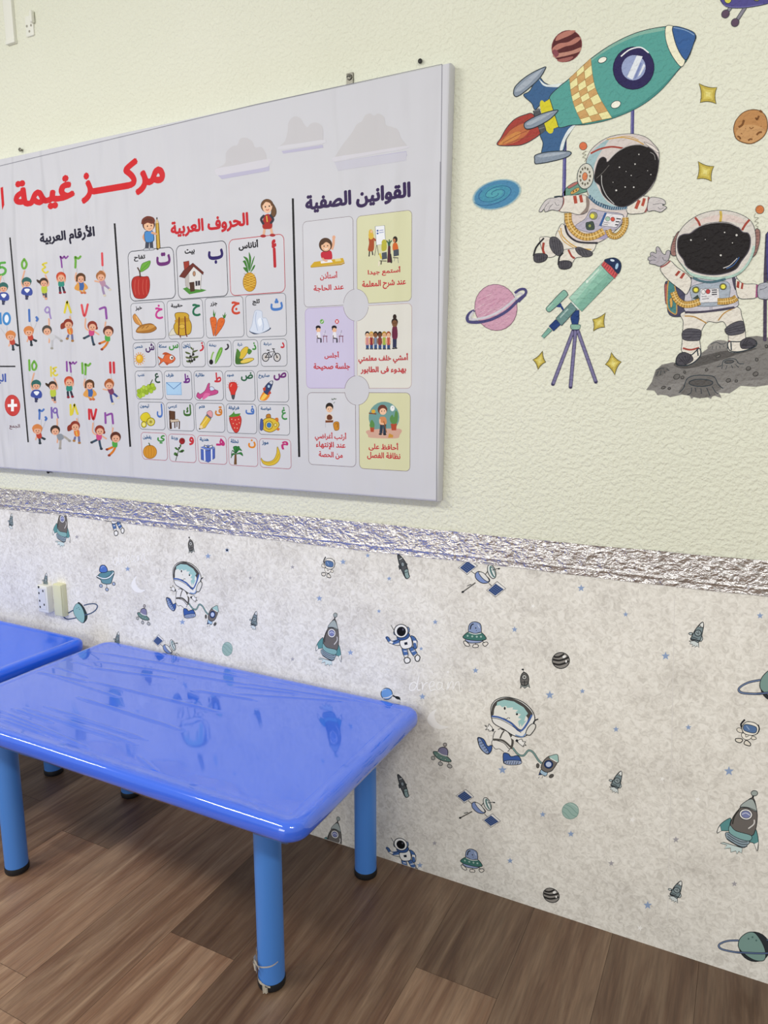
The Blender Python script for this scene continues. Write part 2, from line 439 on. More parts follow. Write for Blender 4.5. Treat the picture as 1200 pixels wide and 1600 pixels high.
def copy_tree(o, parent=None):
    c = o.copy(); COL.objects.link(c)
    if parent: c.parent = parent
    for ch in o.children: copy_tree(ch, c)
    return c
t2 = copy_tree(tab); t2['label'] = 'low blue plastic table at the left edge under the wall sockets, without wrapping'
t2.location.x -= 1.483; t2.location.y -= 0.03
# clear film stretched over the middle table, with drawn wrinkles
WR = []
def wr(ox, oy, k, segs, h=0.0016, wd=0.0045):
    for x0, y0, x1, y1 in segs: WR.append((on_level(ox+x0*k, oy+y0*k, TZ), on_level(ox+x1*k, oy+y1*k, TZ), h, wd))
wr(0, 950, 1/3., [(425, 245, 1230, 372), (395, 338, 1040, 492), (150, 298, 420, 350), (410, 280, 830, 335), (350, 415, 860, 577), (470, 165, 1240, 318), (430, 205, 1200, 335), (900, 385, 1210, 436)], 0.0024, 0.005)
wr(0, 950, 1/3., [(110, 468, 650, 642), (200, 458, 700, 622), (0, 478, 420, 662), (130, 480, 560, 622), (0, 500, 330, 628), (60, 470, 250, 540), (180, 300, 560, 420), (330, 250, 520, 300), (300, 500, 640, 610), (250, 275, 420, 330), (640, 690, 860, 880)], 0.0016, 0.004)
wr(360, 1030, .2833, [(0, 125, 750, 238), (0, 190, 640, 236), (0, 75, 800, 217), (200, 120, 700, 205), (0, 150, 400, 196)], 0.002, 0.0045)
wr(0, 950, 1/3., [(0, 520, 200, 592), (0, 560, 160, 610), (260, 660, 600, 778), (300, 700, 640, 800)], 0.0016, 0.004)
def hfilm(x, y):
    h = 0.0
    for (ax, ay), (bx, by), H, W in WR:
        dx, dy = bx-ax, by-ay; L2 = dx*dx + dy*dy; t = ((x-ax)*dx + (y-ay)*dy)/L2
        if t < -0.05 or t > 1.05: continue
        tc = min(1, max(0, t)); d2 = (x-ax-dx*tc)**2 + (y-ay-dy*tc)**2
        if d2 > 9*W*W: continue
        h = max(h, 2.5*H*math.exp(-d2/(W*W)*0.9)*min(1, 6*tc+0.05, 6*(1-tc)+0.05))
    return h
fx0, fx1, fy0, fy1 = TX0+0.05, TX1-0.05, TY0+0.05, TY1-0.05; nx, ny = 460, 240; V = []; F = []
for j in range(ny+1):
    for i in range(nx+1):
        x = fx0 + (fx1-fx0)*i/nx; y = fy0 + (fy1-fy0)*j/ny
        V.append((x, y, TZ + 0.0009 + hfilm(x, y) + 0.0004*math.sin(x*23+y*9)*math.sin(y*31-x*5)))
for j in range(ny):
    for i in range(nx): a = j*(nx+1)+i; F.append((a, a+1, a+nx+2, a+nx+1))
R = []
for i, z in [(0.012, -0.0535)] + [(a, b) for a, b in PROF[1:10]] + [(0.034, 0.0008), (0.05, 0.0002)]:
    q = []
    for n_, p in enumerate(ring(TX0, TX1, TY0, TY1, i, 0.055, TZ + z, 14, 70, 36)):
        a = math.sin(n_*0.41 + z*60) + math.sin(n_*0.23 - z*40); cx, cy = p[0]-(TX0+TX1)/2, p[1]-(TY0+TY1)/2
        d = (0.0014 + 0.0005*a) if i < 0.03 else 0.0; L = math.hypot(cx/0.7, cy/0.365) or 1
        q.append((p[0] + d*(1 if cx > 0 else -1)*(abs(cx) > 0.6), min(-0.0085, p[1] + d*(1 if cy > 0 else -1)*(abs(cy) > 0.28)), p[2] + (d if z > -0.01 else 0)))
    R.append(q)
vv, ff = loft(R, False, False); nb = len(V); V += vv; F += [tuple(i+nb for i in q) for q in ff]
o = obj('plastic_film', V, F, M_FILM, tab, smooth=True); o['label'] = 'clear wrinkled plastic film'
# torn tape around the foot of the front leg
def patch(lx, ly, rows):
    v = []; f = []
    for a0, a1, z0, z1, dr in rows:
        n = 8; b = len(v)
        for i in range(n+1):
            t = math.radians(a0 + (a1-a0)*i/n); u = i/n; r = 0.0372 + dr*math.sin(u*9+a0)*0.5 + abs(dr)
            zz = z0[0] + (z0[1]-z0[0])*u; zt = z1[0] + (z1[1]-z1[0])*u
            v += [(lx + r*math.cos(t), ly + r*math.sin(t), zz), (lx + (r+dr*0.6)*math.cos(t), ly + (r+dr*0.6)*math.sin(t), zt)]
        for i in range(n): f.append((b+2*i, b+2*i+2, b+2*i+3, b+2*i+1))
    return v, f
frontleg = tab.children[1]
v, f = patch(-1.05, -0.608, [(200, 262, (0.062, 0.072), (0.084, 0.086), 0.005), (200, 250, (0.040, 0.055), (0.070, 0.072), 0.006), (240, 335, (0.069, 0.090), (0.075, 0.095), 0.0015), (225, 300, (0.022, 0.018), (0.034, 0.024), 0.001), (206, 232, (0.098, 0.099), (0.112, 0.113), 0.0012), (218, 228, (0.07, 0.066), (0.104, 0.1), 0.0008), (222, 262, (0.034, 0.026), (0.038, 0.03), 0.001), (272, 290, (0.001, 0.004), (0.034, 0.022), 0.004)])
o = obj('torn_tape', v, f, M_TAPE, frontleg); o['label'] = 'torn scraps of clear packing tape'

# ------------------------------------------------------------------ hardware on the wall
def wx(x, y, py=0.0): return on_wall(x, y, py)
def plate(name, label, cat, x0, y0, x1, y1, th, mat, mats2=None, parent=None):
    A = wx(x0, y0, -th); B = wx(x1, y1, -th)
    t = thing(name, ((A[0]+B[0])/2, 0, (A[1]+B[1])/2), label, cat)
    return t, A[0], B[0], B[1], A[1]
t, x0, x1, z0, z1 = plate('wall_socket', 'white double socket on the wallpaper, left of the cream cover plate', 'socket', 57.2, 914, 76, 958.5, 0.03, M_WHITE)
m = MB(); m.box(x0, x1, -0.03, -0.001, z0, z1, 0, 0.003); autosmooth(m.build('housing', M_WHITE, t))
m = MB(); m.box(x0+0.006, x1-0.010, -0.0318, -0.029, z0+0.014, z1-0.010, 0, 0.001); pl = m.build('face_plate', simple('socket_face', 'dcdcda', 0.4), t)
A = Art((20, 880, .13333), -0.032, M_WHITE)
for (x, y) in ((300, 282), (306, 350), (352, 326), (315, 440), (368, 487), (321, 512)):
    q = wx(20+x*.13333, 880+y*.13333, -0.032); m = MB(); m.box(q[0]-0.0035, q[0]+0.0035, -0.0322, -0.0300, q[1]-0.0045, q[1]+0.0045); o = m.build('slot', M_DARK, pl)
t, x0, x1, z0, z1 = plate('cover_plate', 'blank cream cover plate beside the white double socket', 'cover plate', 81.5, 912, 99, 964.5, 0.028, M_CREAM)
m = MB(); m.box(x0, x1, -0.024, -0.001, z0, z1, 0, 0.002); autosmooth(m.build('back_box', M_CREAM, t))
m = MB(); m.box(x0+0.002, x1-0.002, -0.030, -0.023, z0+0.002, z1-0.002, 0, 0.003); autosmooth(m.build('cover', M_CREAM, t))
# cable trunking and small hook in the top left corner
t, x0, x1, z0, z1 = plate('cable_trunking', 'white square cable trunking ending on the plaster in the top left corner', 'cable trunking', 3.5, 0, 22, 64.5, 0.013, M_WHITE)
M_TRUNK = simple('trunking_paint', 'e6e6da', 0.45)
m = MB(); m.box(x0, x1, -0.013, 0.002, z0, 3.28, 0, 0.0025); autosmooth(m.build('duct', M_TRUNK, t))
m = MB(); m.box(x0-0.002, x1+0.002, -0.0145, 0.001, z0-0.003, z0+0.010, 0, 0.002); autosmooth(m.build('end_cap', M_TRUNK, t))
A0 = wx(39, 35.5, -0.006); B0 = wx(52.6, 54.5, -0.006)
t = thing('wall_hook', ((A0[0]+B0[0])/2, 0, (A0[1]+B0[1])/2), 'small white hook with screw holes, right of the cable trunking', 'hook')
m = MB(); m.box(A0[0], B0[0], -0.006, 0.002, B0[1], A0[1]+0.02, 0, 0.003); bp = autosmooth(m.build('base_plate', M_TRUNK, t))
for (x, y) in ((42, 41), (48.5, 39.5), (46, 49)):
    q = wx(x, y, -0.006); m = MB(); m.lathe([(0.0042, 0.0055), (0.0042, 0.0068), (0.003, 0.0068)], (q[0], 0, q[1]), 'y', 14); m.build('screw_hole', simple('hole_grey', '9b978a', 0.6), bp)
q = wx(49, 27, -0.01); m = MB(); m.box(q[0]-0.004, q[0]+0.008, -0.017, -0.002, q[1]-0.018, q[1]+0.022, 0, 0.004); autosmooth(m.build('hook_tab', M_TRUNK, t))
def screw(name, label, x, y, r, out, mat, plate_=False):
    q = wx(x, y, -out); t = thing(name, (q[0], 0, q[1]), label, 'screw')
    m = MB(); m.lathe([(r*0.4, -0.004), (r*0.4, out-0.004), (r, out-0.003), (r*0.95, out), (r*0.6, out+0.0015)], (q[0], 0, q[1]), 'y', 16); hd = autosmooth(m.build('head', mat, t))
    m = MB(); m.box(q[0]-r*0.7, q[0]+r*0.7, -out-0.0019, -out-0.0012, q[1]-r*0.14, q[1]+r*0.14); m.build('slot', M_DARK, hd)
    if plate_:
        m = MB(); m.box(q[0]-0.010, q[0]+0.012, -0.0045, 0.001, q[1]-0.02, q[1]+0.012, 0, 0.001); m.build('bracket', M_STEEL, t)
screw('screw', 'dark screw above the left part of the poster, over the red title', 30.5, 233.5, 0.007, 0.012, M_STEEL)
screw('screw', 'steel screw in a bracket at the top of the poster, between the clouds', 545, 120, 0.0085, 0.008, M_STEEL, True)
screw('screw', 'black screw at the top right corner of the poster', 656, 95, 0.0065, 0.009, M_BLACK)
screw('screw', 'black screw under the lower edge of the poster', 74.5, 737.5, 0.007, 0.020, M_BLACK)
# ------------------------------------------------------------------ wallpaper with its print (one mesh)
WZ = Z_FOIL0 + 0.004
A = Art((0, 0, 1), -0.0022, None); A.lim = (0.0015, WZ)
K = '23272b'   # ink line
def stamp(fn, ref, places):
    """fn draws the motif where it was read; every other place is the same print moved along the wall"""
    r = on_wall(ref[0], ref[1], A.plane)
    for (x, y) in places:
        q = on_wall(x, y, A.plane); A.off = (q[0]-r[0], q[1]-r[1]); A.n = 0; fn()
    A.off = (0, 0)
def big_rocket():
    A.crop(920, 1080, .23333)
    A.poly('902 1012 880 1018 925 1030 908 1055 950 1050 950 1078 985 1070 992 1090 1005 1072 1024 1085 1028 1050', 'cfe0de', 0, K, 4)
    A.poly('950 850 905 872 872 905 858 950 890 935 938 932 945 890', '5f9596', 1, K, 4)
    A.poly('880 900 866 918 858 950 888 936', 'f0efe9', 0, K, 3)
    A.poly('1112 925 1130 960 1136 1020 1128 1070 1105 1020 1075 1000', '5f9596', 1, K, 4)
    A.poly('1136 1010 1128 1070 1106 1022', 'f0efe9', 0, K, 3)
    A.poly('928 945 922 985 960 1015 1030 1048 1062 1030 1068 1000', '93a5b0', 1, K, 4)
    for d in (0, 16, 32): A.line([(928, 955+d), (970, 985+d), (1020, 1008+d), (1062, 1008+d)], K, 4)
    A.poly('1100 715 1055 738 1010 785 968 840 948 900 985 935 1085 968 1115 930 1128 850 1122 780', '6f6a66', 1, K, 5)
    A.poly('1092 722 1040 745 1012 778 1060 780 1120 805 1118 765', 'a9b3b0', 1, K, 4)
    A.line('1015 775 1065 778 1120 800', K, 4)
    A.poly('946 898 985 935 1086 966 1075 1002 1000 985 940 945', '86b1b0', 1, K, 4)
    A.ell(1052, 825, 44, 36, 'f1f0ee', 10, K, 4); A.ell(1052, 825, 32, 25, '7f86b4', 10, K, 3)
    A.line('1025 825 1052 815 1080 832', 'd9dcea', 5)
    A.line('1108 860 1105 890 1068 920', 'dedcd8', 8)
    A.line('962 890 975 840 1005 795', '3a3733', 9)
    A.line('1098 715 1103 690', K, 12); A.ell(1109, 683, 22, 18, 'a3aca8', 0, K, 4)
def blue_astro():
    A.crop(340, 800, .3)
    A.line('903 590 922 622', K, 3)
    A.line('915 680 940 672 960 660', '4c6ea6', 20, cap=True); A.line('890 668 912 682', 'f3f2ee', 16); A.line('882 655 893 668', '4c6ea6', 16, cap=True)
    A.poly('878 655 890 652 902 668 920 675 945 662 962 660 962 690 930 694 905 686 890 678', None, 1, K, 3)
    A.line('1010 655 1030 675', '4c6ea6', 24, cap=True); A.line('1028 670 1028 690', 'f3f2ee', 18); A.line('1026 690 1028 704', '4c6ea6', 18, cap=True)
    A.poly('1005 645 1030 655 1040 690 1034 712 1020 708 1018 680', None, 1, K, 3)
    A.line('972 710 980 745', '4c6ea6', 24); A.line('1004 708 1030 742', '4c6ea6', 22)
    A.line('970 725 985 725', 'dfe3ea', 5); A.line('1010 728 1028 722', 'dfe3ea', 5)
    A.poly('960 708 985 706 992 752 974 758', None, 1, K, 3); A.poly('995 705 1015 702 1040 738 1022 752', None, 1, K, 3)
    A.poly('972 768 985 757 1002 765 1000 782 980 787', 'f3f2ee', 1, K, 5); A.poly('1028 758 1040 744 1054 755 1048 775 1034 776', 'f3f2ee', 1, K, 5)
    A.poly('950 672 1000 645 1012 700 965 712', 'f3f2ee', 1, K, 4)
    A.poly('972 680 988 676 990 690 974 693', '1d2433', 0)
    A.poly('935 650 990 632 1000 642 985 662 950 668', '3d5c94', 1, K, 3)
    A.ell(990, 615, 10, 16, '7d93b8', 0, K, 3); A.ell(924, 628, 7, 12, '7d93b8', 0, K, 3)
    A.ell(956, 620, 36, 35, 'f3f2ee', 0, K, 4); A.ell(957, 622, 23, 24, '0d0d12', 0, K, 2); A.ell(966, 612, 4, 6, '5a5a66')
def small_astro():
    A.crop(920, 1080, .23333)
    A.line('1025 245 1020 220 1045 190', K, 12); A.line('1125 285 1140 255 1132 225', K, 12)
    A.poly('990 255 1008 245 1032 262 1025 278 1000 272', 'e9e2d4', 1, K, 4); A.poly('1092 300 1112 305 1122 318 1100 325 1085 312', 'e9e2d4', 1, K, 4)
    A.poly('985 318 1020 318 1030 330 1012 345 985 335', 'e9e2d4', 1, K, 6); A.poly('1045 335 1060 330 1082 350 1078 366 1042 355', 'e9e2d4', 1, K, 6)
    A.poly('1030 280 1090 295 1080 320 1050 325 1025 305', 'f4efe4', 1, K, 4)
    A.line('1050 290 1052 306 1070 300', K, 4)
    A.poly('1032 225 1060 205 1110 212 1138 240 1130 280 1095 296 1045 285 1026 255', 'f4efe4', 1, K, 5)
    A.poly('1045 222 1120 240 1112 280 1040 262', '5a78a4', 1, K, 4); A.line('1055 232 1075 258', '9db3d3', 6)
def slim_rocket():
    A.crop(500, 1180, .25)
    A.poly('485 122 505 135 530 170 545 215 552 255 535 262 515 225 495 175', '56585a', 1, K, 5)
    A.line('495 150 512 145', 'd5d8d6', 4); A.ell(515, 180, 9, 13, '8d979b', -15, K, 3)
    A.poly('500 175 490 185 496 208 508 200', '404446', 0, K, 2); A.poly('530 172 543 182 538 196 528 190', '404446', 0, K, 2)
    A.poly('525 215 545 212 550 240 556 255 540 264 528 246', '8fa6a4', 1, K, 4); A.line('525 230 546 226', K, 3)
def satellite():
    A.crop(660, 1040, .21667)
    A.line('272 1098 358 1052', K, 9); A.line('272 1096 358 1050', '8f8a80', 4); A.ell(272, 1098, 9, 7, K); A.line('300 1065 330 1058', K, 5)
    A.line('330 975 360 1000', K, 4); A.line('448 1070 468 1090', K, 4)
    for dx, dy in ((0, 0), (192, 175)):
        P = [(242+dx, 938+dy), (313+dx, 893+dy), (371+dx, 946+dy), (302+dx, 991+dy)]
        A.poly(P, 'eae8e4', 0, K, 4)
        A.poly([(252+dx, 940+dy), (303+dx, 905+dy), (358+dx, 950+dy), (300+dx, 982+dy)], '2a4272', 0)
        for i in range(1, 5):
            u = i/5.; A.line([(252+dx+51*u, 940+dy-35*u), (300+dx+58*u, 982+dy-32*u)], '6c80ac', 2, 0); A.line([(252+dx+48*u, 940+dy+42*u), (303+dx+55*u, 905+dy+45*u)], '6c80ac', 2, 0)
    A.poly('362 990 385 985 430 1020 455 1050 440 1066 400 1060 365 1030 356 1005', '8397c8', 1, K, 5)
    A.poly('380 988 415 1000 450 1048 436 1056 400 1024', 'e6e5e1', 1, K, 4)
    A.line('425 1010 440 992', K, 5)
    A.ell(468, 998, 24, 50, 'dfe3df', -22, K, 5); A.ell(474, 1000, 14, 42, '4f7674', -22); A.ell(478, 1003, 6, 34, 'e6e8e4', -22)
    A.line('470 990 505 985 520 988', K, 4); A.ell(517, 987, 8, 5, K)
def dome_ufo():
    A.crop(700, 860, .21667)
    for P in ('112 660 128 655 155 680 148 692 125 685', '190 678 215 680 215 698 182 700 180 686', '250 670 278 660 288 674 265 692'): A.poly(P, 'ece6dc', 1, K, 5)
    A.line('150 655 140 668', K, 4); A.line('200 665 200 680', K, 4); A.line('250 655 262 668', K, 4)
    A.poly('130 640 150 665 195 668 235 662 260 635', '9aa9cc', 1, K, 5)
    A.poly('150 590 152 540 175 518 205 516 232 530 240 560 236 605 195 600', '8fa0c4', 1, K, 5)
    A.line('160 570 168 540 185 530', K, 8); A.line('215 535 228 560', 'c8d2e6', 6); A.ell(200, 560, 5, 5, K); A.ell(205, 578, 3, 3, K)
    A.poly('108 622 150 588 195 600 240 592 276 635 240 650 180 648 130 640', '457a70', 1, K, 5)
    for x, y in ((142, 616), (175, 620), (208, 622), (238, 622)): A.ell(x, y, 9, 9, '9fc4b8', 0, K, 2)
    A.line('150 592 195 604 240 596', 'dfe3e0', 6)
def leg_ufo():
    A.crop(660, 1040, .21667)
    for x, y, rx in ((77, 667, 14), (130, 708, 16), (196, 725, 18)): A.ell(x, y, rx, 13, 'b5b4b0', 25, K, 4)
    A.line('100 640 85 655', K, 4); A.line('130 680 130 696', K, 4); A.line('185 690 192 712', K, 4)
    A.line('160 600 163 580', K, 4); A.ell(163, 570, 13, 12, 'b0aaa6', 0, K, 4)
    A.poly('115 625 120 600 145 588 172 596 184 620 176 655 140 645', '8583a0', 1, K, 5)
    A.poly('78 622 110 622 140 645 178 656 208 690 170 692 130 680 95 655', '6a8a82', 1, K, 5)
    A.line('112 622 140 642 180 652', 'dedfdb', 7); 
    for x, y in ((105, 645), (135, 665), (165, 678)): A.ell(x, y, 6, 5, 'b8c9c0', 0, K, 2)
def boy_astro():
    A.crop(660, 1040, .21667)
    A.line('650 592 690 640 730 648 765 612 800 628 835 680 860 705', '3b4a4a', 15); A.line('650 592 690 640 730 648 765 612 800 628 835 680 860 705', '7fa39f', 8)
    A.poly('850 755 838 790 870 785 880 800 900 775', '253f70', 0, K, 4); A.line('845 800 836 812', K, 3); A.line('870 795 862 812', K, 3)
    A.poly('862 745 900 765 890 795 850 775', 'a9c6da', 1, K, 4)
    A.line('838 720 850 735', 'e8e5de', 14); A.ell(832, 722, 11, 17, '5d5a56', 0, K, 3); A.line('915 770 930 790', 'e8e5de', 12); A.ell(930, 796, 18, 12, '5d5a56', -30, K, 3)
    A.poly('920 652 885 675 862 710 858 745 890 768 930 760 958 725 975 690 972 660', '77716c', 1, K, 5)
    A.poly('970 640 920 652 915 665 975 698 980 670', 'a6c9c2', 1, K, 4); A.line('922 668 970 695', 'eeeeea', 7)
    A.ell(910, 712, 32, 30, '223a6c', 0, K, 3); A.ell(910, 712, 20, 19, 'c3d0ea', 0)
    A.poly('500 560 520 530 600 545 632 580 620 615 590 622 555 600 525 600', 'efece5', 1, K, 4)
    A.line('505 580 480 602', 'efece5', 22); A.line('600 615 605 640', 'efece5', 26)
    A.poly('398 525 415 518 445 535 470 580 500 575 498 612 475 638 445 625 412 585', '3e5fa2', 1, K, 5)
    A.poly('402 530 418 525 440 560 478 620 468 636 440 620 412 580', '8ea1c6', 1, K, 4)
    for i in range(5): A.line([(405+i*13, 552+i*17), (425+i*12, 545+i*16)], K, 4, 0)
    A.poly('585 632 620 635 640 655 690 650 712 690 680 712 600 708 584 690', '3e5fa2', 1, K, 5)
    A.poly('590 690 640 682 712 688 700 712 610 714', '9fadca', 1, K, 4)
    for i in range(6): A.line([(608+i*17, 690), (600+i*17, 712)], K, 4, 0)
    A.poly('530 470 575 452 615 470 640 510 655 560 630 600 590 560 540 540 510 535 515 495', 'efece5', 1, K, 5)
    A.line('512 532 580 540 630 580 640 590', '55534f', 14); A.line('560 525 575 490 590 470', '55534f', 10); A.line('570 455 620 475 650 540 640 600', '55534f', 16)
    A.line('645 510 690 545', 'efece5', 26); A.line('675 535 690 548', K, 18)
    A.poly('690 540 715 530 725 548 745 548 735 562 748 575 728 572 730 585 705 568 692 555', 'f6f4ef', 1, K, 4)
    A.line('545 460 500 465', 'efece5', 20); A.line('512 455 508 475', K, 12)
    A.poly('505 450 490 430 480 420 475 438 450 432 468 448 455 462 478 460 480 470 500 468', 'f6f4ef', 1, K, 4)
    A.poly('495 335 498 290 530 248 590 228 655 235 720 260 780 310 810 370 800 430 765 490 720 515 660 505 590 460 520 420 500 380', 'efeee9', 1, K, 6)
    A.poly('498 345 505 290 540 250 600 232 660 240 730 275 785 330 790 370 715 475 640 420 560 380 502 365', '4e4c49', 1)
    A.poly('515 350 520 310 540 285 600 290 680 300 735 350 760 390 712 460 640 405 560 370 512 362', 'ecebe2', 1)
    A.poly('540 262 590 246 660 258 730 300 762 345 745 365 735 400 752 395 715 440 708 415 700 445 690 400 715 385 690 375 712 350 670 340 690 320 650 315 655 300 610 305 605 290 575 300 560 285 535 290', 'a2cbc8', 0)
    A.line('500 365 560 375 640 415 712 470 790 355', '4767a8', 13); A.line('502 378 560 388 640 430 712 484', K, 4)
    A.ell(594, 308, 7, 11, K); A.ell(682, 350, 8, 8, K); A.line('602 335 605 345', K, 3); A.line('585 378 605 385 622 372', K, 4); A.ell(628, 378, 4, 4, K)
    A.poly('745 490 760 450 790 420 815 425 812 455 780 498 760 500', 'e4e2da', 1, K, 6); A.line('800 415 812 395 835 385', K, 9)
    A.line('670 500 720 512 745 490', '7d9ac8', 9)
def striped_ball():
    A.crop(700, 860, .21667)
    A.ell(814, 794, 62, 58, '8f8b86', 0, K, 6)
    for d in (-30, 2, 32): A.line([(757, 785+d*0.95), (800, 792+d), (845, 780+d), (870, 768+d*0.9)] if d > -30 else [(764, 768), (800, 768), (838, 748)], '2b2a29', 14)
    A.ell(838, 766, 14, 10, 'f2f1ee', -30); A.ell(852, 800, 6, 10, 'f2f1ee')
def black_rocket():
    A.crop(660, 1040, .21667)
    A.ell(724, 28, 9, 6, K); A.line('724 30 732 48', K, 4)
    A.poly('712 128 706 165 722 150 738 165 760 148 776 162 766 125', '8f9692', 0, K, 4)
    A.poly('733 48 715 65 707 95 714 135 740 145 760 132 767 95 757 65', '6d6b68', 1, K, 6)
    A.ell(735, 83, 17, 17, 'c9cac6', 0, K, 5); A.ell(735, 83, 8, 8, '5b5a58'); A.line('735 108 738 142', K, 5); A.line('715 120 760 118', K, 4)
def tilt_rocket():
    A.crop(960, 860, .2)
    A.poly('582 708 598 718 588 730 612 735 605 752 628 742 628 758 645 745 660 760 658 725 640 705', 'd6dedd', 0, K, 5)
    A.poly('610 645 590 642 580 652 600 662', 'b9c5c6', 1, K, 5); A.poly('680 665 690 690 675 712 668 690', 'b9c5c6', 1, K, 5)
    A.poly('690 560 665 578 632 620 608 665 595 695 625 705 655 718 675 690 690 630 697 585', '7f8f93', 1, K, 6)
    A.poly('690 560 668 578 660 595 690 602 697 580', 'e8ebe8', 1, K, 5); A.line('665 585 680 598', K, 6)
    A.ell(653, 646, 26, 24, '97a5a8', 0, K, 6); A.line('640 640 660 655', K, 5); A.line('655 632 662 650', K, 4)
    A.line('598 690 640 700 665 708', K, 8); A.line('605 675 650 690', K, 5)
def ring_planet():
    A.crop(760, 1300, .36667)
    A.poly('1072 465 1030 462 995 475 986 487 1000 502 1060 515 1130 520 1200 516', None, 0)
    A.line('1075 462 1030 464 1000 474 990 486 1005 500 1060 512 1100 515', '23272b', 9); A.line('1075 462 1030 464 1000 474 990 486 1005 500 1060 512 1100 515', '7183a6', 5)
    A.ell(1142, 489, 68, 62, '30353a', 30, K, 3)
    A.poly('1080 455 1110 430 1140 428 1165 455 1185 495 1190 530 1178 549 1140 545 1100 520 1074 490', '7f9e97', 1, K, 3)
    for x, y in ((1117, 455), (1134, 448), (1150, 462)): A.ell(x, y, 4, 4, '51706b')
    A.line('1195 460 1250 466 1275 490 1240 510 1185 517 1110 515 1060 512', '23272b', 9); A.line('1195 460 1250 466 1275 490 1240 510 1185 517 1110 515 1060 512', '5f7299', 5)
def half_planet():
    A.crop(20, 880, .13333)
    A.line('830 495 900 478 965 478 992 505 970 550 920 585 875 600', '4f6079', 14); A.line('720 545 650 585 600 625 640 655 720 645 800 625 880 600', '4f6079', 14)
    A.poly('760 470 800 478 845 540 872 610 865 660 830 698 800 690 770 650', '33403f', 1, K, 5)
    A.poly('755 472 790 490 825 550 842 620 835 680 815 698 770 670 725 610 708 550 725 500', '93bdba', 1, K, 4)
    for x, y in ((750, 530), (770, 520), (782, 540)): A.ell(x, y, 6, 6, '5f8583')
    A.line('842 608 880 598', '4f6079', 14)
def mint_ball():
    A.crop(660, 1040, .21667)
    A.ell(1067, 1048, 60, 59, '9db9b0', 0, '6d8c84', 3)
    A.line('1015 1020 1045 1035 1080 1075 1115 1090', '7f9f96', 5); A.line('1030 1000 1070 1020 1110 1060 1124 1065', '7f9f96', 5); A.line('1010 1050 1035 1070 1060 1100', '7f9f96', 4); A.line('1060 992 1095 1010 1120 1030', 'b9cfc7', 5)
def bucket_ufo():
    A.crop(20, 880, .13333)
    for x, y in ((1033, 265), (1103, 308), (1183, 242)): A.ell(x, y, 18, 20, 'a9b6cf', -30, K, 6)
    A.line('1100 245 1103 290', K, 5)
    A.poly('985 150 1030 195 1045 230 1100 245 1150 235 1165 190 1188 110 1150 90', '6d98a3', 1, K, 7)
    A.poly('1010 150 1020 120 1110 95 1150 95 1150 130 1100 165 1060 175', '5f8f9a', 1, K, 5)
    A.line('985 152 1060 180 1130 165 1185 110', 'e6ecee', 13); A.line('985 160 1060 190 1130 178 1188 118', K, 5)
    A.poly('1020 100 1020 50 1040 25 1075 25 1102 55 1108 95 1070 110', '5277c2', 1, K, 7); A.line('1035 60 1050 40 1075 38', '9fb6e6', 7)
def star(x, y, r, col='93a8cb', rot=0):
    P = []
    for i in range(10):
        a = math.radians(rot - 90 + 36*i); q = r if i % 2 == 0 else r*0.42; P.append((x+q*math.cos(a), y+q*math.sin(a)))
    A.n = 0; A.crop(0, 0, 1).poly(P, col, 0)
def dream():
    A.crop(600, 1040, .1)
    W = 'fbf9f5'
    A.crop(540, 1030, 1/6.)
    def up(pts): A.stroke(spline(pairs(pts), False), W, 9, False, 0.3)
    up('668 235 640 215 605 240 600 285 635 290 665 250 690 150 672 240 675 285 700 290')
    up('712 215 722 240 718 290 735 240 770 215'); up('785 262 825 245 830 215 805 210 785 250 800 292 845 280')
    up('905 225 875 215 855 255 870 285 900 260 910 220 905 270 925 285')
    up('950 290 965 215 962 280 985 220 1008 215 1010 280 1035 225 1062 212 1068 270 1075 300 1098 295')
def crescent():
    A.crop(0, 760, .3)
    A.poly('712 466 690 490 684 520 700 545 730 554 756 540 730 535 712 515 706 490', 'f6f4f0', 1)
stamp(big_rocket, (1160, 1285), [(1160, 1285), (516, 1000), (521, 1313), (96.5, 820)])
stamp(blue_astro, (632, 1004), [(632, 1004), (631, 1336), (177, 810)])
stamp(small_astro, (1167, 1143), [(1167, 1143), (512, 885)])
stamp(slim_rocket, (629, 1227), [(629, 1227), (629.5, 884)])
stamp(satellite, (748, 1263), [(748, 1263), (754, 903), (262, 1015)])
stamp(dome_ufo, (742, 992), [(742, 992), (737, 1345)])
stamp(leg_ufo, (691, 1181), [(691, 1181), (224, 962)])
stamp(boy_astro, (805, 1140), [(805, 1140), (296, 919)])
stamp(striped_ball, (876, 1031), [(876, 1031), (861, 1398)])
stamp(black_rocket, (820, 1061), [(820, 1061), (298.5, 852)])
stamp(tilt_rocket, (1089, 992), [(1089, 992), (963, 1222), (1056, 1393), (397, 970), (17, 815), (71, 908), (183, 1000)])
stamp(ring_planet, (1180, 1480), [(1180, 1480), (1216, 1070)])
A.n = 0; half_planet()
stamp(mint_ball, (891, 1267), [(891, 1267), (355, 1014)])
stamp(bucket_ufo, (166, 902), [(166, 902)])
A.n = 0; A.crop(540, 1030, 1/6.); A.line('440 340 520 380', K, 14); A.ell(488, 362, 26, 14, K, 20); A.ell(520, 374, 8, 7, 'f0efec'); A.ell(385, 325, 54, 54, '6f9fd8', 0, K, 6); A.line('340 300 355 285 380 282', 'b9d0ec', 7); A.line('350 365 400 358 440 335', 'dfe3e6', 10)
stamp(dream, (680, 1070), [(680, 1070), (203, 872)])
stamp(crescent, (217, 915), [(217, 915), (686, 1126)])
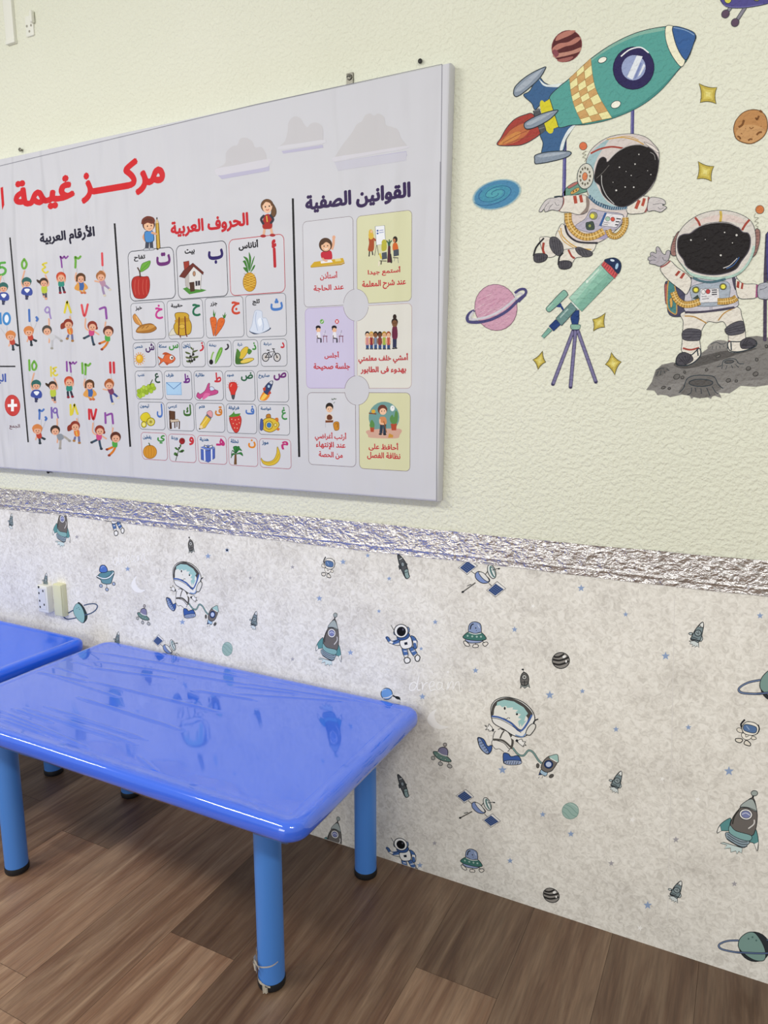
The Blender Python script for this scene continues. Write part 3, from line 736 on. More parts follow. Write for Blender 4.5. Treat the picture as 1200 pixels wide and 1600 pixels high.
for x, y, r in ((325, 869, 5), (199.5, 889, 4.5), (285, 972, 5), (354.6, 859, 3.5), (536, 878, 5), (574.6, 868, 4), (608, 904, 4), (499, 935, 5), (592, 955, 3.5), (680, 972, 4.5), (547.6, 1019.6, 5), (658, 1013.6, 3.5), (355, 860, 3.5), (908, 919, 6), (804, 983.5, 5), (743, 1047.6, 5), (859, 1086, 7), (910, 1080, 4.5), (660, 1088.5, 5.5), (785, 1203, 7), (848, 1272.5, 5), (892, 1303, 5.5), (1040, 1025, 7), (977.6, 960, 4.5), (1187.6, 962, 5.5), (962.5, 1139.5, 5), (1075.6, 1136.5, 5), (1139, 1205, 8), (797, 1345, 5), (656, 1352, 5), (1012, 1414.4, 7)): star(x, y, r)
for x, y, r in ((120, 839, 3.5), (457, 1030, 3.5), (457, 886, 3.5), (955, 1349, 5), (1056, 1312, 5.5), (1147.5, 1381, 5), (679, 1317.5, 4), (391, 903, 3)): star(x, y, r, 'aaa7ac')
for x, y, r in ((700, 1050, 3), (1035, 1217, 4), (1090, 1249, 5), (988, 1281, 5), (1000, 1450, 5), (833, 947, 4)): star(x, y, r, 'fbf9f5', 20)
A.crop(0, 0, 1).line('1054 930 1049 1200 1043 1440', 'e2ded8', 1.4, 0)
n0 = len(A.v)
bv = [(x, y, z) for z in (0.0, WZ) for x, y in ((XL, 0.0), (XR, 0.0), (XR, -0.002), (XL, -0.002))]
V = A.v + bv; q = lambda *a: tuple(i+n0 for i in a)
FF = A.f + [q(3, 2, 6, 7), q(2, 1, 5, 6), q(0, 3, 7, 4), q(4, 7, 6, 5), q(0, 1, 2, 3)]
mi = [1]*len(A.f) + [0]*5
o = obj('wallpaper', V, FF, [M_WPAPER, M_PAPER], None, mi, cols=A.c + [(1, 1, 1, 1)]*5); tag(o, kind='structure')
# crinkled foil border covering the upper edge of the wallpaper
V = []; F = []; nx, nz = 1500, 14
rn = random.Random(3); ph = [(rn.uniform(20, 160), rn.uniform(-140, 140), rn.uniform(0, 6)) for _ in range(14)]
for j in range(nz+1):
    for i in range(nx+1):
        x = XL + (XR-XL)*i/nx; z = Z_FOIL0 + (Z_FOIL1-Z_FOIL0)*j/nz
        e = 0 if j in (0, nz) else 1
        if j == 0: z += 0.0012*math.sin(x*7) + 0.0006*math.sin(x*31)
        if j == nz: z += 0.0015*math.sin(x*5+1) + 0.0008*math.sin(x*23)
        y = -0.0045 - 0.0008*sum(math.sin(a*x + b*z + c) for a, b, c in ph)/3*e
        if 1 <= j <= 2: y += 0.0004
        if j == 3: y -= 0.0014
        V.append((x, y, z))
for j in range(nz):
    for i in range(nx): a = j*(nx+1)+i; F.append((a, a+1, a+nx+2, a+nx+1))
o = obj('trim_1', V, F, M_FOIL, None, smooth=False); tag(o, kind='structure')
# ------------------------------------------------------------------ stickers on the plaster
def sticker(name, label, cat, cx, cy, crop, group=None):
    q = on_wall(cx, cy, 0.0); t = thing(name, (q[0], 0, q[1]), label, cat, group)
    return Art(crop, -0.0008, M_STICK, t)
D = '2f3a42'
# rocket
A = sticker('rocket_sticker', 'big teal rocket sticker with checkered band flying up the plaster wall', 'sticker', 930, 150, (760, 0, .28333))
A.line('806 600 804 745', '4d4a86', 18, 0); A.line('803 600 801 745', '7d7cb0', 6, 0)
A.part('rope', 'right violet rope')
A.line('432 740 430 990', '4d4a86', 18, 0); A.crop(820, 170, .2); A.line('314 210 305 690', '4d4a86', 26, 0); A.line('310 260 301 690', '7d7cb0', 8, 0); A.crop(760, 0, .28333)
A.part('rope', 'left violet rope')
A.poly('62 800 80 760 115 700 160 655 215 632 255 628 290 690 297 735 255 770 205 795 160 803', 'a8443c', 1, D, 4)
A.poly('66 798 120 730 180 690 225 680 240 712 210 752 150 788', 'c07048', 1); A.poly('68 798 120 750 170 725 190 735 160 770', 'cf8b4e', 1)
for p_ in ('80 780 140 710 230 650', '90 790 170 745 250 710', '110 797 190 765 270 745'): A.line(p_, '8e4a35', 3)
A.part('flame')
A.poly('205 525 240 500 285 425 320 455 360 470 425 460 380 505 345 548 300 575 268 605 250 570', '41658f', 1, D, 4)
A.poly('285 425 300 445 340 468 425 458 415 478 350 480 310 468', 'dfe7e6', 1)
A.poly('150 505 165 470 230 415 320 370 322 385 290 435 225 495 175 530 155 528', '8b97a6', 1, D, 5); A.poly('160 500 225 435 310 380 250 450 190 500', 'a9b3bf', 1)
A.part('fin', 'upper fin')
A.poly('300 730 312 790 305 850 345 860 425 830 440 770 480 688 400 700', '41658f', 1, D, 4)
A.poly('480 690 450 715 418 775 405 828 420 828 440 765 490 692', 'dfe7e6', 1)
A.poly('266 880 272 855 340 838 440 833 468 845 440 868 360 890 285 903 268 900', '8b97a6', 1, D, 5); A.poly('285 858 360 845 440 842 380 858 300 868', 'a9b3bf', 1)
A.part('fin', 'lower fin')
A.poly('258 612 290 598 330 715 300 742', '55585c', 0, D, 4)
for i in range(4): A.line([(262+i*9, 612+i*33), (298+i*8, 603+i*33)], '7c8085', 4, 0)
A.part('nozzle')
A.poly('345 545 400 480 460 432 575 325 700 240 830 180 960 150 1060 148 1152 190 1140 250 1110 325 1060 385 960 500 840 590 690 655 560 685 470 690 398 702 365 640', '5aa198', 1, D, 4)
A.poly('470 440 575 340 700 258 830 200 960 172 985 165 960 152 830 182 700 242 575 328 460 434', '86b5a5', 1)
A.poly('520 680 640 655 800 600 930 510 1040 400 1060 382 960 500 840 590 690 655 560 685', '478a84', 1)
A.part('body')
A.poly('300 575 350 545 398 700 330 725', 'd9ce35', 0, D, 4); A.poly('295 580 320 565 370 712 335 724', 'd9ce35', 1)
A.part('yellow_collar')
c0 = spline(pairs('458 432 468 520 490 600 530 682'), False, 8); c3 = spline(pairs('576 322 590 440 620 530 692 650'), False, 8)
gx = lambda u, v: tuple(c0[0][d]*0 + (lambda P, Q: P[d]*(1-u) + Q[d]*u)(c0[min(len(c0)-1, int(round(v*(len(c0)-1))))], c3[min(len(c3)-1, int(round(v*(len(c3)-1))))]) for d in (0, 1))
for i in range(3):
    for j in range(8):
        u0, u1, v0, v1 = i/3, (i+1)/3, j/8, (j+1)/8
        A.poly([gx(u0, v0), gx(u1, v0), gx(u1, v1), gx(u0, v1)], 'cfa56b' if (i+j) % 2 == 0 else 'eee6a8', 0, '9a7a45', 3)
A.part('checkered_band')
A.poly('990 148 1030 148 1035 200 1060 280 1095 330 1072 368 1020 300 990 220', 'f0ecd0', 1, D, 3)
A.poly('1030 148 1100 160 1152 190 1140 250 1115 310 1095 330 1060 280 1035 210', '3c639b', 1, D, 4)
A.line('1032 152 1100 168 1146 194', '86a3c4', 5)
A.part('nose_cone')
A.ell(812, 376, 112, 118, '2f2957', 20, '201b40', 4); A.ell(812, 374, 66, 70, '9aa6cc', 20)
A.poly('776 425 830 306 862 312 806 440', 'e3e8ee', 0); A.poly('835 425 868 350 876 365 850 412', 'e3e8ee', 0); A.poly('812 438 850 345 858 350 826 432', '7f8cba', 0)
A.line('742 312 790 275 850 262 895 292', 'f2f2f4', 7)
A.part('porthole')
A.ell(640, 331, 25, 15, 'f4f3e4', -25, D, 3); A.part('rivet', 'upper rivet'); A.ell(714, 577, 28, 19, 'f4f3e4', -25, D, 3)
A.part('rivet', 'lower rivet')
A.poly('208 690 225 668 300 630 388 607 385 625 340 665 270 702 222 712', '8b97a6', 1, D, 5); A.poly('225 680 300 642 370 616 310 655 240 690', 'aab4bf', 1)
A.part('fin', 'middle fin seen edge on')
# hanging astronaut
A = sticker('astronaut_sticker', 'astronaut sticker hanging below the teal rocket with arms spread', 'sticker', 930, 310, (820, 170, .2))
W_, P_, G_ = 'e4ded2', 'd9cdc9', 'c9c6cc'
A.ell(456, 291, 30, 31, 'd9764e', 0, D, 3); A.line('480 330 450 350 478 358 452 378 476 388 468 412', '8d8a78', 4)
A.part('antenna')
A.poly('310 640 345 600 410 570 470 600 490 640 440 660 300 690', '6f9a88', 1, D, 4); A.poly('338 606 400 572 420 580 350 622', 'b5746c', 1, D, 3)
A.poly('358 652 400 622 425 618 420 640 370 668', 'd3a75e', 1, D, 3); A.ell(380, 645, 5, 8, '6b4a22'); A.ell(402, 636, 5, 8, '6b4a22')
A.part('backpack')
A.poly('300 900 260 945 240 1000 250 1060 300 1110 360 1105 430 1085 520 1120 555 1055 480 1040 380 1010', W_, 1, D, 4)
A.poly('195 1005 150 1000 115 1020 160 1150 240 1145 250 1050', W_, 1, D, 4); A.poly('345 1095 300 1110 270 1190 360 1210 400 1165 470 1150 430 1090', W_, 1, D, 4)
A.line('280 930 300 1000 400 1080 520 1100', 'cda24e', 9); A.line('265 950 300 1030 380 1085', 'cda24e', 7)
A.poly('195 1020 215 1000 255 1010 295 1060 300 1120 265 1148 220 1120 195 1070', '56545a', 1, '2d2c30', 4)
for i in range(4): A.line([(210+i*20, 1010+i*6), (222+i*18, 1070+i*6), (235+i*16, 1135+i*2)], '3a393e', 5)
A.poly('395 1095 420 1080 470 1095 525 1120 520 1148 470 1158 420 1135', '56545a', 1, '2d2c30', 4)
for i in range(3): A.line([(420+i*25, 1092+i*8), (440+i*25, 1140+i*4)], '3a393e', 5)
A.line('148 1045 142 1100 160 1150', 'a5483c', 18); A.line('340 1100 365 1150 390 1168', 'a5483c', 15)
A.line('150 1010 90 1080 68 1150', '26262a', 13); A.line('300 1125 270 1160 262 1220', '26262a', 13)
A.poly('70 1150 90 1132 150 1132 178 1150 160 1185 110 1202 75 1190', '4e4c52', 1, '26262a', 5); A.poly('265 1205 290 1188 350 1190 370 1215 350 1245 300 1254 268 1240', '4e4c52', 1, '26262a', 5)
for i in range(4): A.line([(95+i*18, 1140), (100+i*15, 1195)], '333238', 4); A.line([(285+i*18, 1195), (292+i*15, 1248)], '333238', 4)
A.part('legs')
A.poly('480 690 440 760 330 830 310 900 330 970 400 1030 480 1050 570 1045 650 1000 760 900 800 830 800 750 700 770', P_, 1, D, 4)
A.poly('520 785 600 800 770 830 720 940 620 950 540 970 440 950 395 915 470 860', 'b9b4c4', 1, D, 3)
A.line('315 910 340 985 420 1040 570 1048', '35333c', 15)
A.poly('560 1010 640 950 660 985 620 1020', 'a9a0bf', 1)
A.ell(536, 836, 32, 30, '97956c', 0, D, 3); A.ell(528, 838, 16, 18, 'e6dc4a')
A.poly('480 890 500 885 520 880 535 885 545 925 535 945 490 945 478 920', '44524a', 1, D, 4); A.ell(508, 914, 12, 14, '97a05a', 0, D, 3)
A.poly('580 912 625 810 640 812 600 920', '3b5f9b', 0); A.poly('600 912 640 815 765 830 770 850 715 928', 'e6e3e6', 0, D, 3)
A.ell(648, 860, 17, 17, 'a9cbb4', 0, D, 3); A.ell(687, 863, 16, 17, 'd1523f', 0, D, 3)
for i in range(3): A.line([(715+i*3-i*8, 858+i*24), (752-i*12, 862+i*22)], '3b3b42', 9)
A.line('615 885 660 892', '7d7a82', 4); A.line('612 900 650 906', '7d7a82', 4)
A.part('suit')
def hose(pts, w):
    P = spline(pairs(pts), False, 7); A.stroke(P, '7a5a20', w+5); A.stroke(P, 'd9b063', w)
    for i in range(1, len(P)-1, 2):
        dx, dy = P[i+1][0]-P[i-1][0], P[i+1][1]-P[i-1][1]; d = math.hypot(dx, dy) or 1
        A.line([(P[i][0]-dy/d*w/2, P[i][1]+dx/d*w/2), (P[i][0]+dy/d*w/2, P[i][1]-dx/d*w/2)], '9a7430', w*0.13, 0)
    A.stroke(spline(pairs(pts), False, 7), 'ecd59c', w*0.12)
hose('338 815 345 890 390 960 460 1000 540 995 618 955', 52); A.part('air_hose', 'left hose'); hose('650 945 670 985 715 995 760 960 785 900 785 850', 44)
A.part('air_hose', 'right hose')
A.poly('295 690 380 675 470 675 500 720 490 800 430 828 350 810 270 795', W_, 1, D, 4); A.poly('430 828 490 800 505 740 495 690 478 690 478 770', '8f8078', 1)
A.line('390 680 400 740', 'b3503f', 26); A.line('434 675 446 732', 'b3503f', 24); A.line('300 690 300 740 265 798', 'a0605e', 14)
A.poly('295 690 240 695 180 705 140 745 112 798 130 805 150 785 160 805 180 800 215 790 265 795 295 750', 'cfc9c8', 1, D, 4)
A.line('150 785 170 750 190 735', D, 3); A.line('185 795 200 765 220 745', D, 3); A.line('235 730 250 755 270 750', D, 3); A.line('230 690 265 685 290 688', D, 12)
A.part('arm', 'left arm')
A.poly('800 740 870 690 960 685 975 720 940 805 880 820 805 815', W_, 1, D, 4); A.line('895 715 880 750 868 782', 'b3503f', 25); A.line('935 700 928 730 918 760', 'b3503f', 22)
A.line('968 690 962 760 940 808', 'a0605e', 14)
A.poly('975 700 1040 695 1090 715 1098 745 1075 752 1108 770 1090 790 1060 808 1010 795 960 795', 'cfc9c8', 1, D, 4); A.line('1000 750 1060 740 1090 748', D, 3); A.line('1040 770 1060 785 1085 775', D, 3)
A.part('arm', 'right arm')
A.poly('480 430 500 350 560 280 650 225 760 200 860 198 950 225 1010 280 1048 340 1040 480 1000 600 900 700 780 770 660 760 560 720 495 670 482 560', 'd5cbc6', 1, D, 4)
A.poly('482 430 515 350 600 270 660 240 600 330 560 400 540 480 560 590 640 720 740 775 620 745 520 690 484 600', 'a3bfc4', 1)
A.line('515 350 590 315 680 298 770 310', 'a5483c', 14); A.line('640 240 760 225 860 245 930 280', 'cda24e', 8); A.line('690 232 800 215 890 245', 'cda24e', 5)
A.line('500 680 560 735 640 770 720 778 800 770', '46667f', 26)
for i in range(18): A.line([(505+i*17, 668+min(i, 7)*13+max(0, i-7)*1.5), (500+i*17, 692+min(i, 7)*13+max(0, i-7)*1.2)], 'c3d3da', 4)
A.part('helmet')
A.poly('545 560 555 470 580 400 610 378 635 390 648 415 720 340 800 295 900 280 980 310 1035 370 1044 450 1020 550 960 640 890 700 810 755 740 765 670 730 610 670 585 600', '231f20', 1, '4f4a50', 5)
A.line('650 410 720 340 810 292 900 282 960 300', 'b9b5b2', 5); A.line('600 520 605 600 640 680 700 745', 'c8c6c4', 5); A.line('980 340 1010 360 1020 400', '8d8b8a', 5); A.line('560 545 610 500 660 440', '6d6966', 4)
A.poly('930 260 1000 290 1048 335 1035 342 980 305', 'e5dcd4', 1, D, 3)
for x, y, r in ((892, 358, 5), (862, 433, 6), (740, 458, 5), (715, 638, 7), (785, 612, 5), (852, 614, 6), (985, 515, 4), (792, 490, 3), (832, 522, 4), (690, 575, 3), (960, 485, 3)): A.ell(x, y, r, r, 'd8d6d2')
A.part('visor')
A.ell(475, 528, 64, 100, 'd5d3c6', 6, D, 5); A.ell(470, 530, 20, 32, 'd98459', 6, D, 3)
for i in range(12): t_ = math.radians(30*i); A.ell(472+40*math.cos(t_), 528+64*math.sin(t_), 7, 11, '6d6a5c')
A.part('earpiece')
# moon astronaut
A = sticker('astronaut_sticker', 'astronaut sticker standing on the grey moon rock and waving', 'sticker', 1120, 450, (1000, 300, .2125))
A.ell(881, 129, 31, 31, 'cf7c48', 0, D, 3); A.line('850 155 840 185 870 190 845 215 870 225 850 245 868 255 850 275', '9a988a', 4); A.part('antenna')
A.poly('185 690 205 655 330 690 340 900 310 915 240 915 205 880 200 800', '4c4b63', 1, D, 4); A.poly('180 690 195 675 210 690 205 800 188 815', 'a5605c', 1, D, 3)
A.poly('212 650 255 690 270 880 240 890 205 850 200 760', '4f8583', 1, 'c99a50', 8); A.poly('218 790 235 780 240 830 225 850', 'd3a75e', 1, D, 3); A.part('backpack')
A.poly('325 880 318 960 310 1100 315 1180 440 1190 440 1060 490 960 560 960 620 960 650 1060 650 1170 760 1165 775 1040 750 920 690 840', W_, 1, D, 4)
A.line('328 912 400 918 490 965', 'b98e4e', 9); A.line('700 850 620 890 575 945', 'b98e4e', 9)
A.poly('312 1030 350 1005 420 1008 450 1025 440 1085 400 1095 340 1092 312 1075', '56545c', 1, '2d2c30', 4); A.poly('625 1010 680 965 750 948 768 985 765 1030 710 1050 650 1052', '56545c', 1, '2d2c30', 4)
for i in range(3): A.line([(318, 1030+i*20), (380, 1025+i*22), (445, 1030+i*18)], '3b3a42', 5); A.line([(632, 1012+i*14), (700, 990+i*18), (766, 975+i*20)], '3b3a42', 5)
A.line('315 1148 370 1160 435 1145', 'a5483c', 13); A.line('650 1095 710 1105 770 1090', '8e5450', 8)
A.poly('265 1240 285 1195 330 1180 375 1200 435 1150 445 1200 400 1250 340 1275 275 1272', W_, 1, D, 8); A.poly('265 1235 290 1190 340 1182 380 1205 388 1240 330 1272 278 1270', '4d4b52', 1, '26262a', 4)
for i in range(5): A.line([(335+i*6, 1268-i*6), (285+i*22, 1215-i*6)], '333238', 5)
A.poly('650 1105 740 1100 790 1075 850 1095 852 1130 790 1160 720 1175 660 1165', W_, 1, D, 8); A.poly('740 1100 790 1072 840 1085 855 1112 820 1145 748 1150', '4d4b52', 1, '26262a', 4)
for i in range(5): A.line([(748, 1130), (780+i*16, 1080+i*12)], '333238', 5)
A.line('420 1150 428 1205', D, 9); A.line('668 1105 672 1165', D, 9); A.part('legs')
A.poly('350 640 330 760 335 880 480 885 700 850 720 780 705 620 560 640', 'cbc7cf', 1, D, 4); A.line('330 885 480 880 695 848', '4b4658', 16); A.line('515 835 515 865', '8a8795', 5); A.line('528 835 528 865', '8a8795', 5)
A.poly('390 690 640 660 655 790 640 830 420 840 380 780', 'a9b3bf', 1, D, 3); A.poly('445 712 580 708 585 810 440 815', 'e4e2e4', 0, D, 3)
A.ell(411, 720, 26, 24, '7d7a45', 0, D, 3); A.ell(411, 720, 15, 15, 'eee658'); A.ell(611, 696, 26, 24, '7d7a45', 0, D, 3); A.ell(611, 696, 16, 15, 'eee658')
A.ell(466, 735, 15, 17, 'e9e7e6', 0, D, 3); A.ell(500, 732, 16, 17, 'c04a4a', 0, D, 3)
for i in range(3): A.line([(528, 722+i*16), (566, 720+i*16)], '3f3d45', 8)
A.line('452 770 490 766', '6b6870', 4); A.line('455 788 508 784', '6b6870', 4); A.poly('385 785 425 755 440 790', '3d4a45', 0)
A.poly('345 740 365 640 380 630 372 700 350 750', '4b4658', 1); A.poly('675 625 690 615 702 640 705 720 690 700', '4b4658', 1); A.part('suit')
hose('245 735 270 790 320 825 380 825 440 805', 46); A.part('air_hose', 'left hose'); hose('570 805 620 805 680 795 710 775', 44); A.part('air_hose', 'right hose')
A.poly('150 560 215 505 270 550 375 640 345 750 300 720 200 640', W_, 1, D, 4); A.line('150 555 190 535 222 508', 'a0605e', 12)
A.poly('255 612 282 578 300 585 272 620', 'a5483c', 0); A.poly('290 632 318 592 334 600 308 640', 'a5483c', 0)
A.poly('150 545 110 535 70 525 72 508 58 495 65 478 80 475 75 455 90 442 120 450 118 415 130 402 145 415 165 450 185 460 195 435 215 430 222 450 205 505', 'b3adb3', 1, D, 4); A.line('70 505 95 500 115 502', D, 3); A.line('85 465 105 475 120 485', D, 3); A.line('165 480 175 500 195 505', D, 3); A.part('arm', 'raised left arm')
A.poly('705 640 760 675 850 678 870 700 860 770 800 785 720 770', W_, 1, D, 4); A.line('860 682 856 775', 'a0557f', 14); A.poly('715 655 733 660 728 710 708 700', 'a5483c', 0); A.poly('748 665 762 672 755 715 740 712', 'a5483c', 0)
A.poly('868 690 910 668 940 668 960 700 950 780 905 788 868 770', 'aeb0ba', 1, D, 4); A.line('880 720 915 710 935 695', D, 3); A.part('arm', 'right arm holding the pole')
A.poly('255 330 290 295 270 455 230 460 230 400', '9a736c', 1, D, 4)
for i in range(7): A.line([(240+i*1, 330+i*18), (268, 325+i*18)], '5c423e', 3)
A.part('earpiece', 'left earpiece'); A.poly('848 280 880 285 880 360 860 440 835 475 812 470 845 400', '9a736c', 1, D, 4)
for i in range(7): A.line([(850-i*3, 300+i*24), (876-i*3, 300+i*24)], '5c423e', 3)
A.part('earpiece', 'right earpiece')
A.poly('262 400 275 320 330 240 420 175 530 140 640 138 740 165 815 215 848 300 845 420 800 530 720 610 600 645 470 640 370 610 310 540 270 480', 'd8d2ca', 1, D, 4)
A.poly('300 520 370 590 480 620 600 625 720 590 800 500 830 400 845 420 800 530 720 610 600 645 470 640 370 610', 'b0cdc0', 1); A.poly('360 260 480 190 620 165 740 190 790 240 640 215 480 225', 'dccbc4', 1)
A.line('405 188 430 220 442 250', 'a5483c', 16); A.line('592 140 596 180 590 220', 'cdb052', 18); A.line('805 205 775 240 750 282', 'a5483c', 16)
A.line('390 632 450 655 530 662 630 640', '4f6f7a', 17); A.part('helmet')
A.poly('275 390 285 335 320 312 370 305 440 255 530 228 640 225 720 260 755 295 795 305 812 350 800 430 745 510 700 570 600 605 500 608 400 585 340 545 320 500 285 450', '242021', 1, '55505a', 7)
A.line('380 290 450 250 550 228 650 230 720 258', 'a9a5a4', 4); A.line('612 560 660 540 715 488', 'c9c7c6', 6); A.line('635 565 690 535 730 480', '3d64a0', 6)
for x, y, r in ((710, 318, 8), (622, 298, 5), (375, 354, 6), (594, 466, 7), (680, 375, 4), (480, 350, 3)): A.ell(x, y, r, r, 'd8d6d2')
A.part('visor')
# moon rock, its flag pole
A2 = A
A = sticker('moon_sticker', 'grey cratered moon rock sticker under the waving astronaut', 'sticker', 1115, 590, (1000, 300, .2125)); 
A.plane = -0.0006
A.poly('45 1455 85 1400 115 1310 160 1270 240 1252 290 1260 430 1200 500 1150 530 1105 590 1088 650 1105 720 1075 860 1058 1000 1080 1080 1160 1100 1350 1000 1410 850 1432 740 1425 660 1480 580 1475 600 1515 540 1495 520 1520 480 1500 440 1520 420 1490 380 1520 350 1480 220 1508 195 1495 150 1490 130 1495 105 1460', '807d7a', 0)
A.poly('45 1455 100 1440 300 1400 600 1400 900 1380 1090 1340 1000 1410 850 1432 740 1425 660 1480 580 1475 600 1515 540 1495 520 1520 480 1500 440 1520 420 1490 380 1520 350 1480 220 1508 195 1495 150 1490 130 1495 105 1460', '8b8885', 0)
A.poly('250 1262 420 1215 640 1165 860 1150 700 1200 480 1270 320 1300', '5b5856', 1)
A.part('rock')
A.poly('290 1475 330 1400 365 1355 440 1345 520 1350 560 1385 600 1440 560 1470 540 1500 440 1515 370 1500', '726f6c', 1); A.line('285 1478 320 1440 345 1375 400 1350 480 1348 545 1360 575 1415 612 1445', D, 6); A.ell(448, 1403, 88, 27, '5a5755', 0, D, 6)
for p_ in ('380 1440 375 1475 350 1490', '405 1440 412 1470', '448 1445 452 1485', '490 1440 505 1475 515 1500', '530 1430 555 1470 575 1485'): A.line(p_, D, 5)
A.part('crater', 'largest crater')
A.line('565 1285 600 1275 615 1240 660 1225 705 1232 725 1260 765 1262', D, 5); A.ell(655, 1248, 34, 12, '625f5d', -5, D, 5)
for p_ in ('610 1270 600 1300', '640 1275 630 1305', '672 1272 682 1295', '702 1268 725 1290'): A.line(p_, D, 4)
A.part('crater', 'middle crater')
A.poly('110 1360 125 1310 165 1285 200 1290 205 1310 160 1345', '6a6764', 1); A.line('115 1310 150 1298 180 1300', D, 4)
for p_ in ('135 1320 120 1350', '155 1315 150 1345', '175 1312 185 1335', '195 1300 215 1315'): A.line(p_, D, 4)
A.part('crater', 'crater at the left rim'); A.poly('500 1150 530 1105 590 1088 650 1105 640 1150', '8d8a86', 1); A.line('520 1120 560 1105 600 1120 635 1108', D, 4)
for p_ in ('535 1135 530 1155', '560 1130 560 1155', '585 1130 590 1150', '610 1128 620 1140'): A.line(p_, D, 4)
A.part('crater', 'crater behind the boots')
for x, y, rx, ry in ((270, 1358, 24, 17), (312, 1364, 12, 10), (172, 1438, 16, 9), (215, 1445, 10, 8), (490, 1308, 10, 9), (575, 1207, 18, 9), (650, 1385, 17, 13), (708, 1390, 10, 8), (797, 1298, 17, 14), (858, 1232, 10, 12), (850, 1338, 19, 15), (328, 1325, 8, 9), (930, 1135, 10, 12)): A.ell(x, y, rx, ry, '6e6b68', -25, '3b3a39', 5); A.part('pit')
A.line('935 315 922 600 918 1085', '4d4459', 26, 0, True); A.poly('930 315 990 325 1060 400 1050 560 980 640 935 640', '4a4680', 1, D, 4)
A.part('flag_pole')
# other stickers
A = sticker('planet_sticker', 'small brown and pink striped planet sticker above the rocket tail', 'sticker', 885, 72, (760, 0, .28333), 'planet stickers')
A.ell(443, 254, 90, 78, '5b2b2d', -55, '7d3e42', 4)
A.poly('395 195 440 172 490 168 470 190 420 212 382 225', 'b97c6e', 1); A.poly('366 265 400 240 450 232 500 205 520 215 480 245 430 258 370 285', 'b97c6e', 1); A.poly('370 300 420 290 470 280 520 262 512 285 450 305 380 318', 'c08a7a', 1); A.poly('390 332 440 318 480 312 460 332 420 343', 'a0645e', 1)
A.poly('365 280 385 275 400 300 380 315', '8a4d55', 1)
A.part('striped_globe')
A = sticker('planet_sticker', 'small tan cratered round planet sticker at the right edge', 'sticker', 1172, 197, (1080, 0, .1875), 'planet stickers')
A.poly('355 1060 375 1000 430 940 500 915 570 922 615 960 635 1020 630 1090 590 1150 510 1195 440 1190 380 1160 358 1110', 'bd8a57', 1, '5d3d22', 6)
A.poly('375 1100 420 1050 520 1040 610 1080 590 1140 510 1188 440 1182 385 1150', 'c99a68', 1)
A.part('globe')
for p_, w_ in (('395 1060 425 1040 440 1000', 18), ('535 980 550 995 565 965', 16), ('545 1125 565 1105 590 1100', 16), ('385 1135 405 1145 408 1162', 14), ('475 1172 490 1160 510 1162', 14), ('485 1060 500 1072 520 1060', 7), ('570 920 590 935', 18), ('415 1110 425 1118', 6), ('450 1070 455 1075', 6), ('580 1050 585 1055', 6)): A.line(p_, '7a4f2a', w_); A.part('crater')
A = sticker('planet_sticker', 'pink planet sticker with a violet ring beside the telescope', 'sticker', 776, 481, (720, 260, .22491), 'planet stickers')
A.line('95 1000 60 1020 42 1055 60 1080 120 1080', '4d4a7a', 18); A.part('ring', 'left end of the ring'); A.line('375 880 410 855 445 855 450 885 400 940', '4d4a7a', 18); A.line('370 900 410 880 425 895 390 925', 'c9c6cf', 12)
A.part('ring', 'right end of the ring')
A.ell(244, 980, 147, 161, 'cf9fb4', -10, '7a5a6d', 4)
rn = random.Random(5)
for i in range(34):
    x = rn.uniform(120, 340); y = rn.uniform(850, 1110); l_ = rn.uniform(30, 80)
    if math.hypot(x-244, (y-980)*0.92) < 118: A.line([(x-l_/2, y+l_*0.3), (x+l_/2, y-l_*0.3)], rn.choice(['e2c0cc', 'dab0c0', 'c58aa5']), 4, 0)
A.part('globe')
A.line('85 1005 55 1030 45 1060 60 1080 130 1082 220 1060 320 1005 400 930 450 890', '4d4a7a', 20); A.line('90 1010 68 1035 66 1058 100 1062 200 1040 300 985 390 910', 'cfccd4', 16); A.line('85 1030 80 1050 110 1056', 'e6e2da', 6)
A.part('ring', 'front of the ring')
A = sticker('galaxy_sticker', 'blue oval spiral galaxy sticker left of the hanging astronaut', 'sticker', 777, 303, (720, 260, .22491))
for k_, c_ in ((1.1, 'b9c9c4'), (1.06, '8fb2bf'), (1.0, '4f8ab0')): A.ell(250, 195, 160*k_, 92*k_, c_, -16)
A.part('disc')
A.ell(238, 190, 108, 60, '4c94ae', -16); A.ell(232, 188, 62, 34, '57a4b2', -16); A.part('bright_core')
sp_ = lambda o, n: [(238 + (18+i*4.6)*math.cos(math.radians(i*18+o)), 190 + (9+i*2.4)*math.sin(math.radians(i*18+o)) - 0.28*(18+i*4.6)*math.cos(math.radians(i*18+o))*0.9) for i in range(n)]
A.line(sp_(0, 30), '2d5d88', 4); A.line(sp_(170, 24), '2d5d88', 4); A.part('spiral_arm')
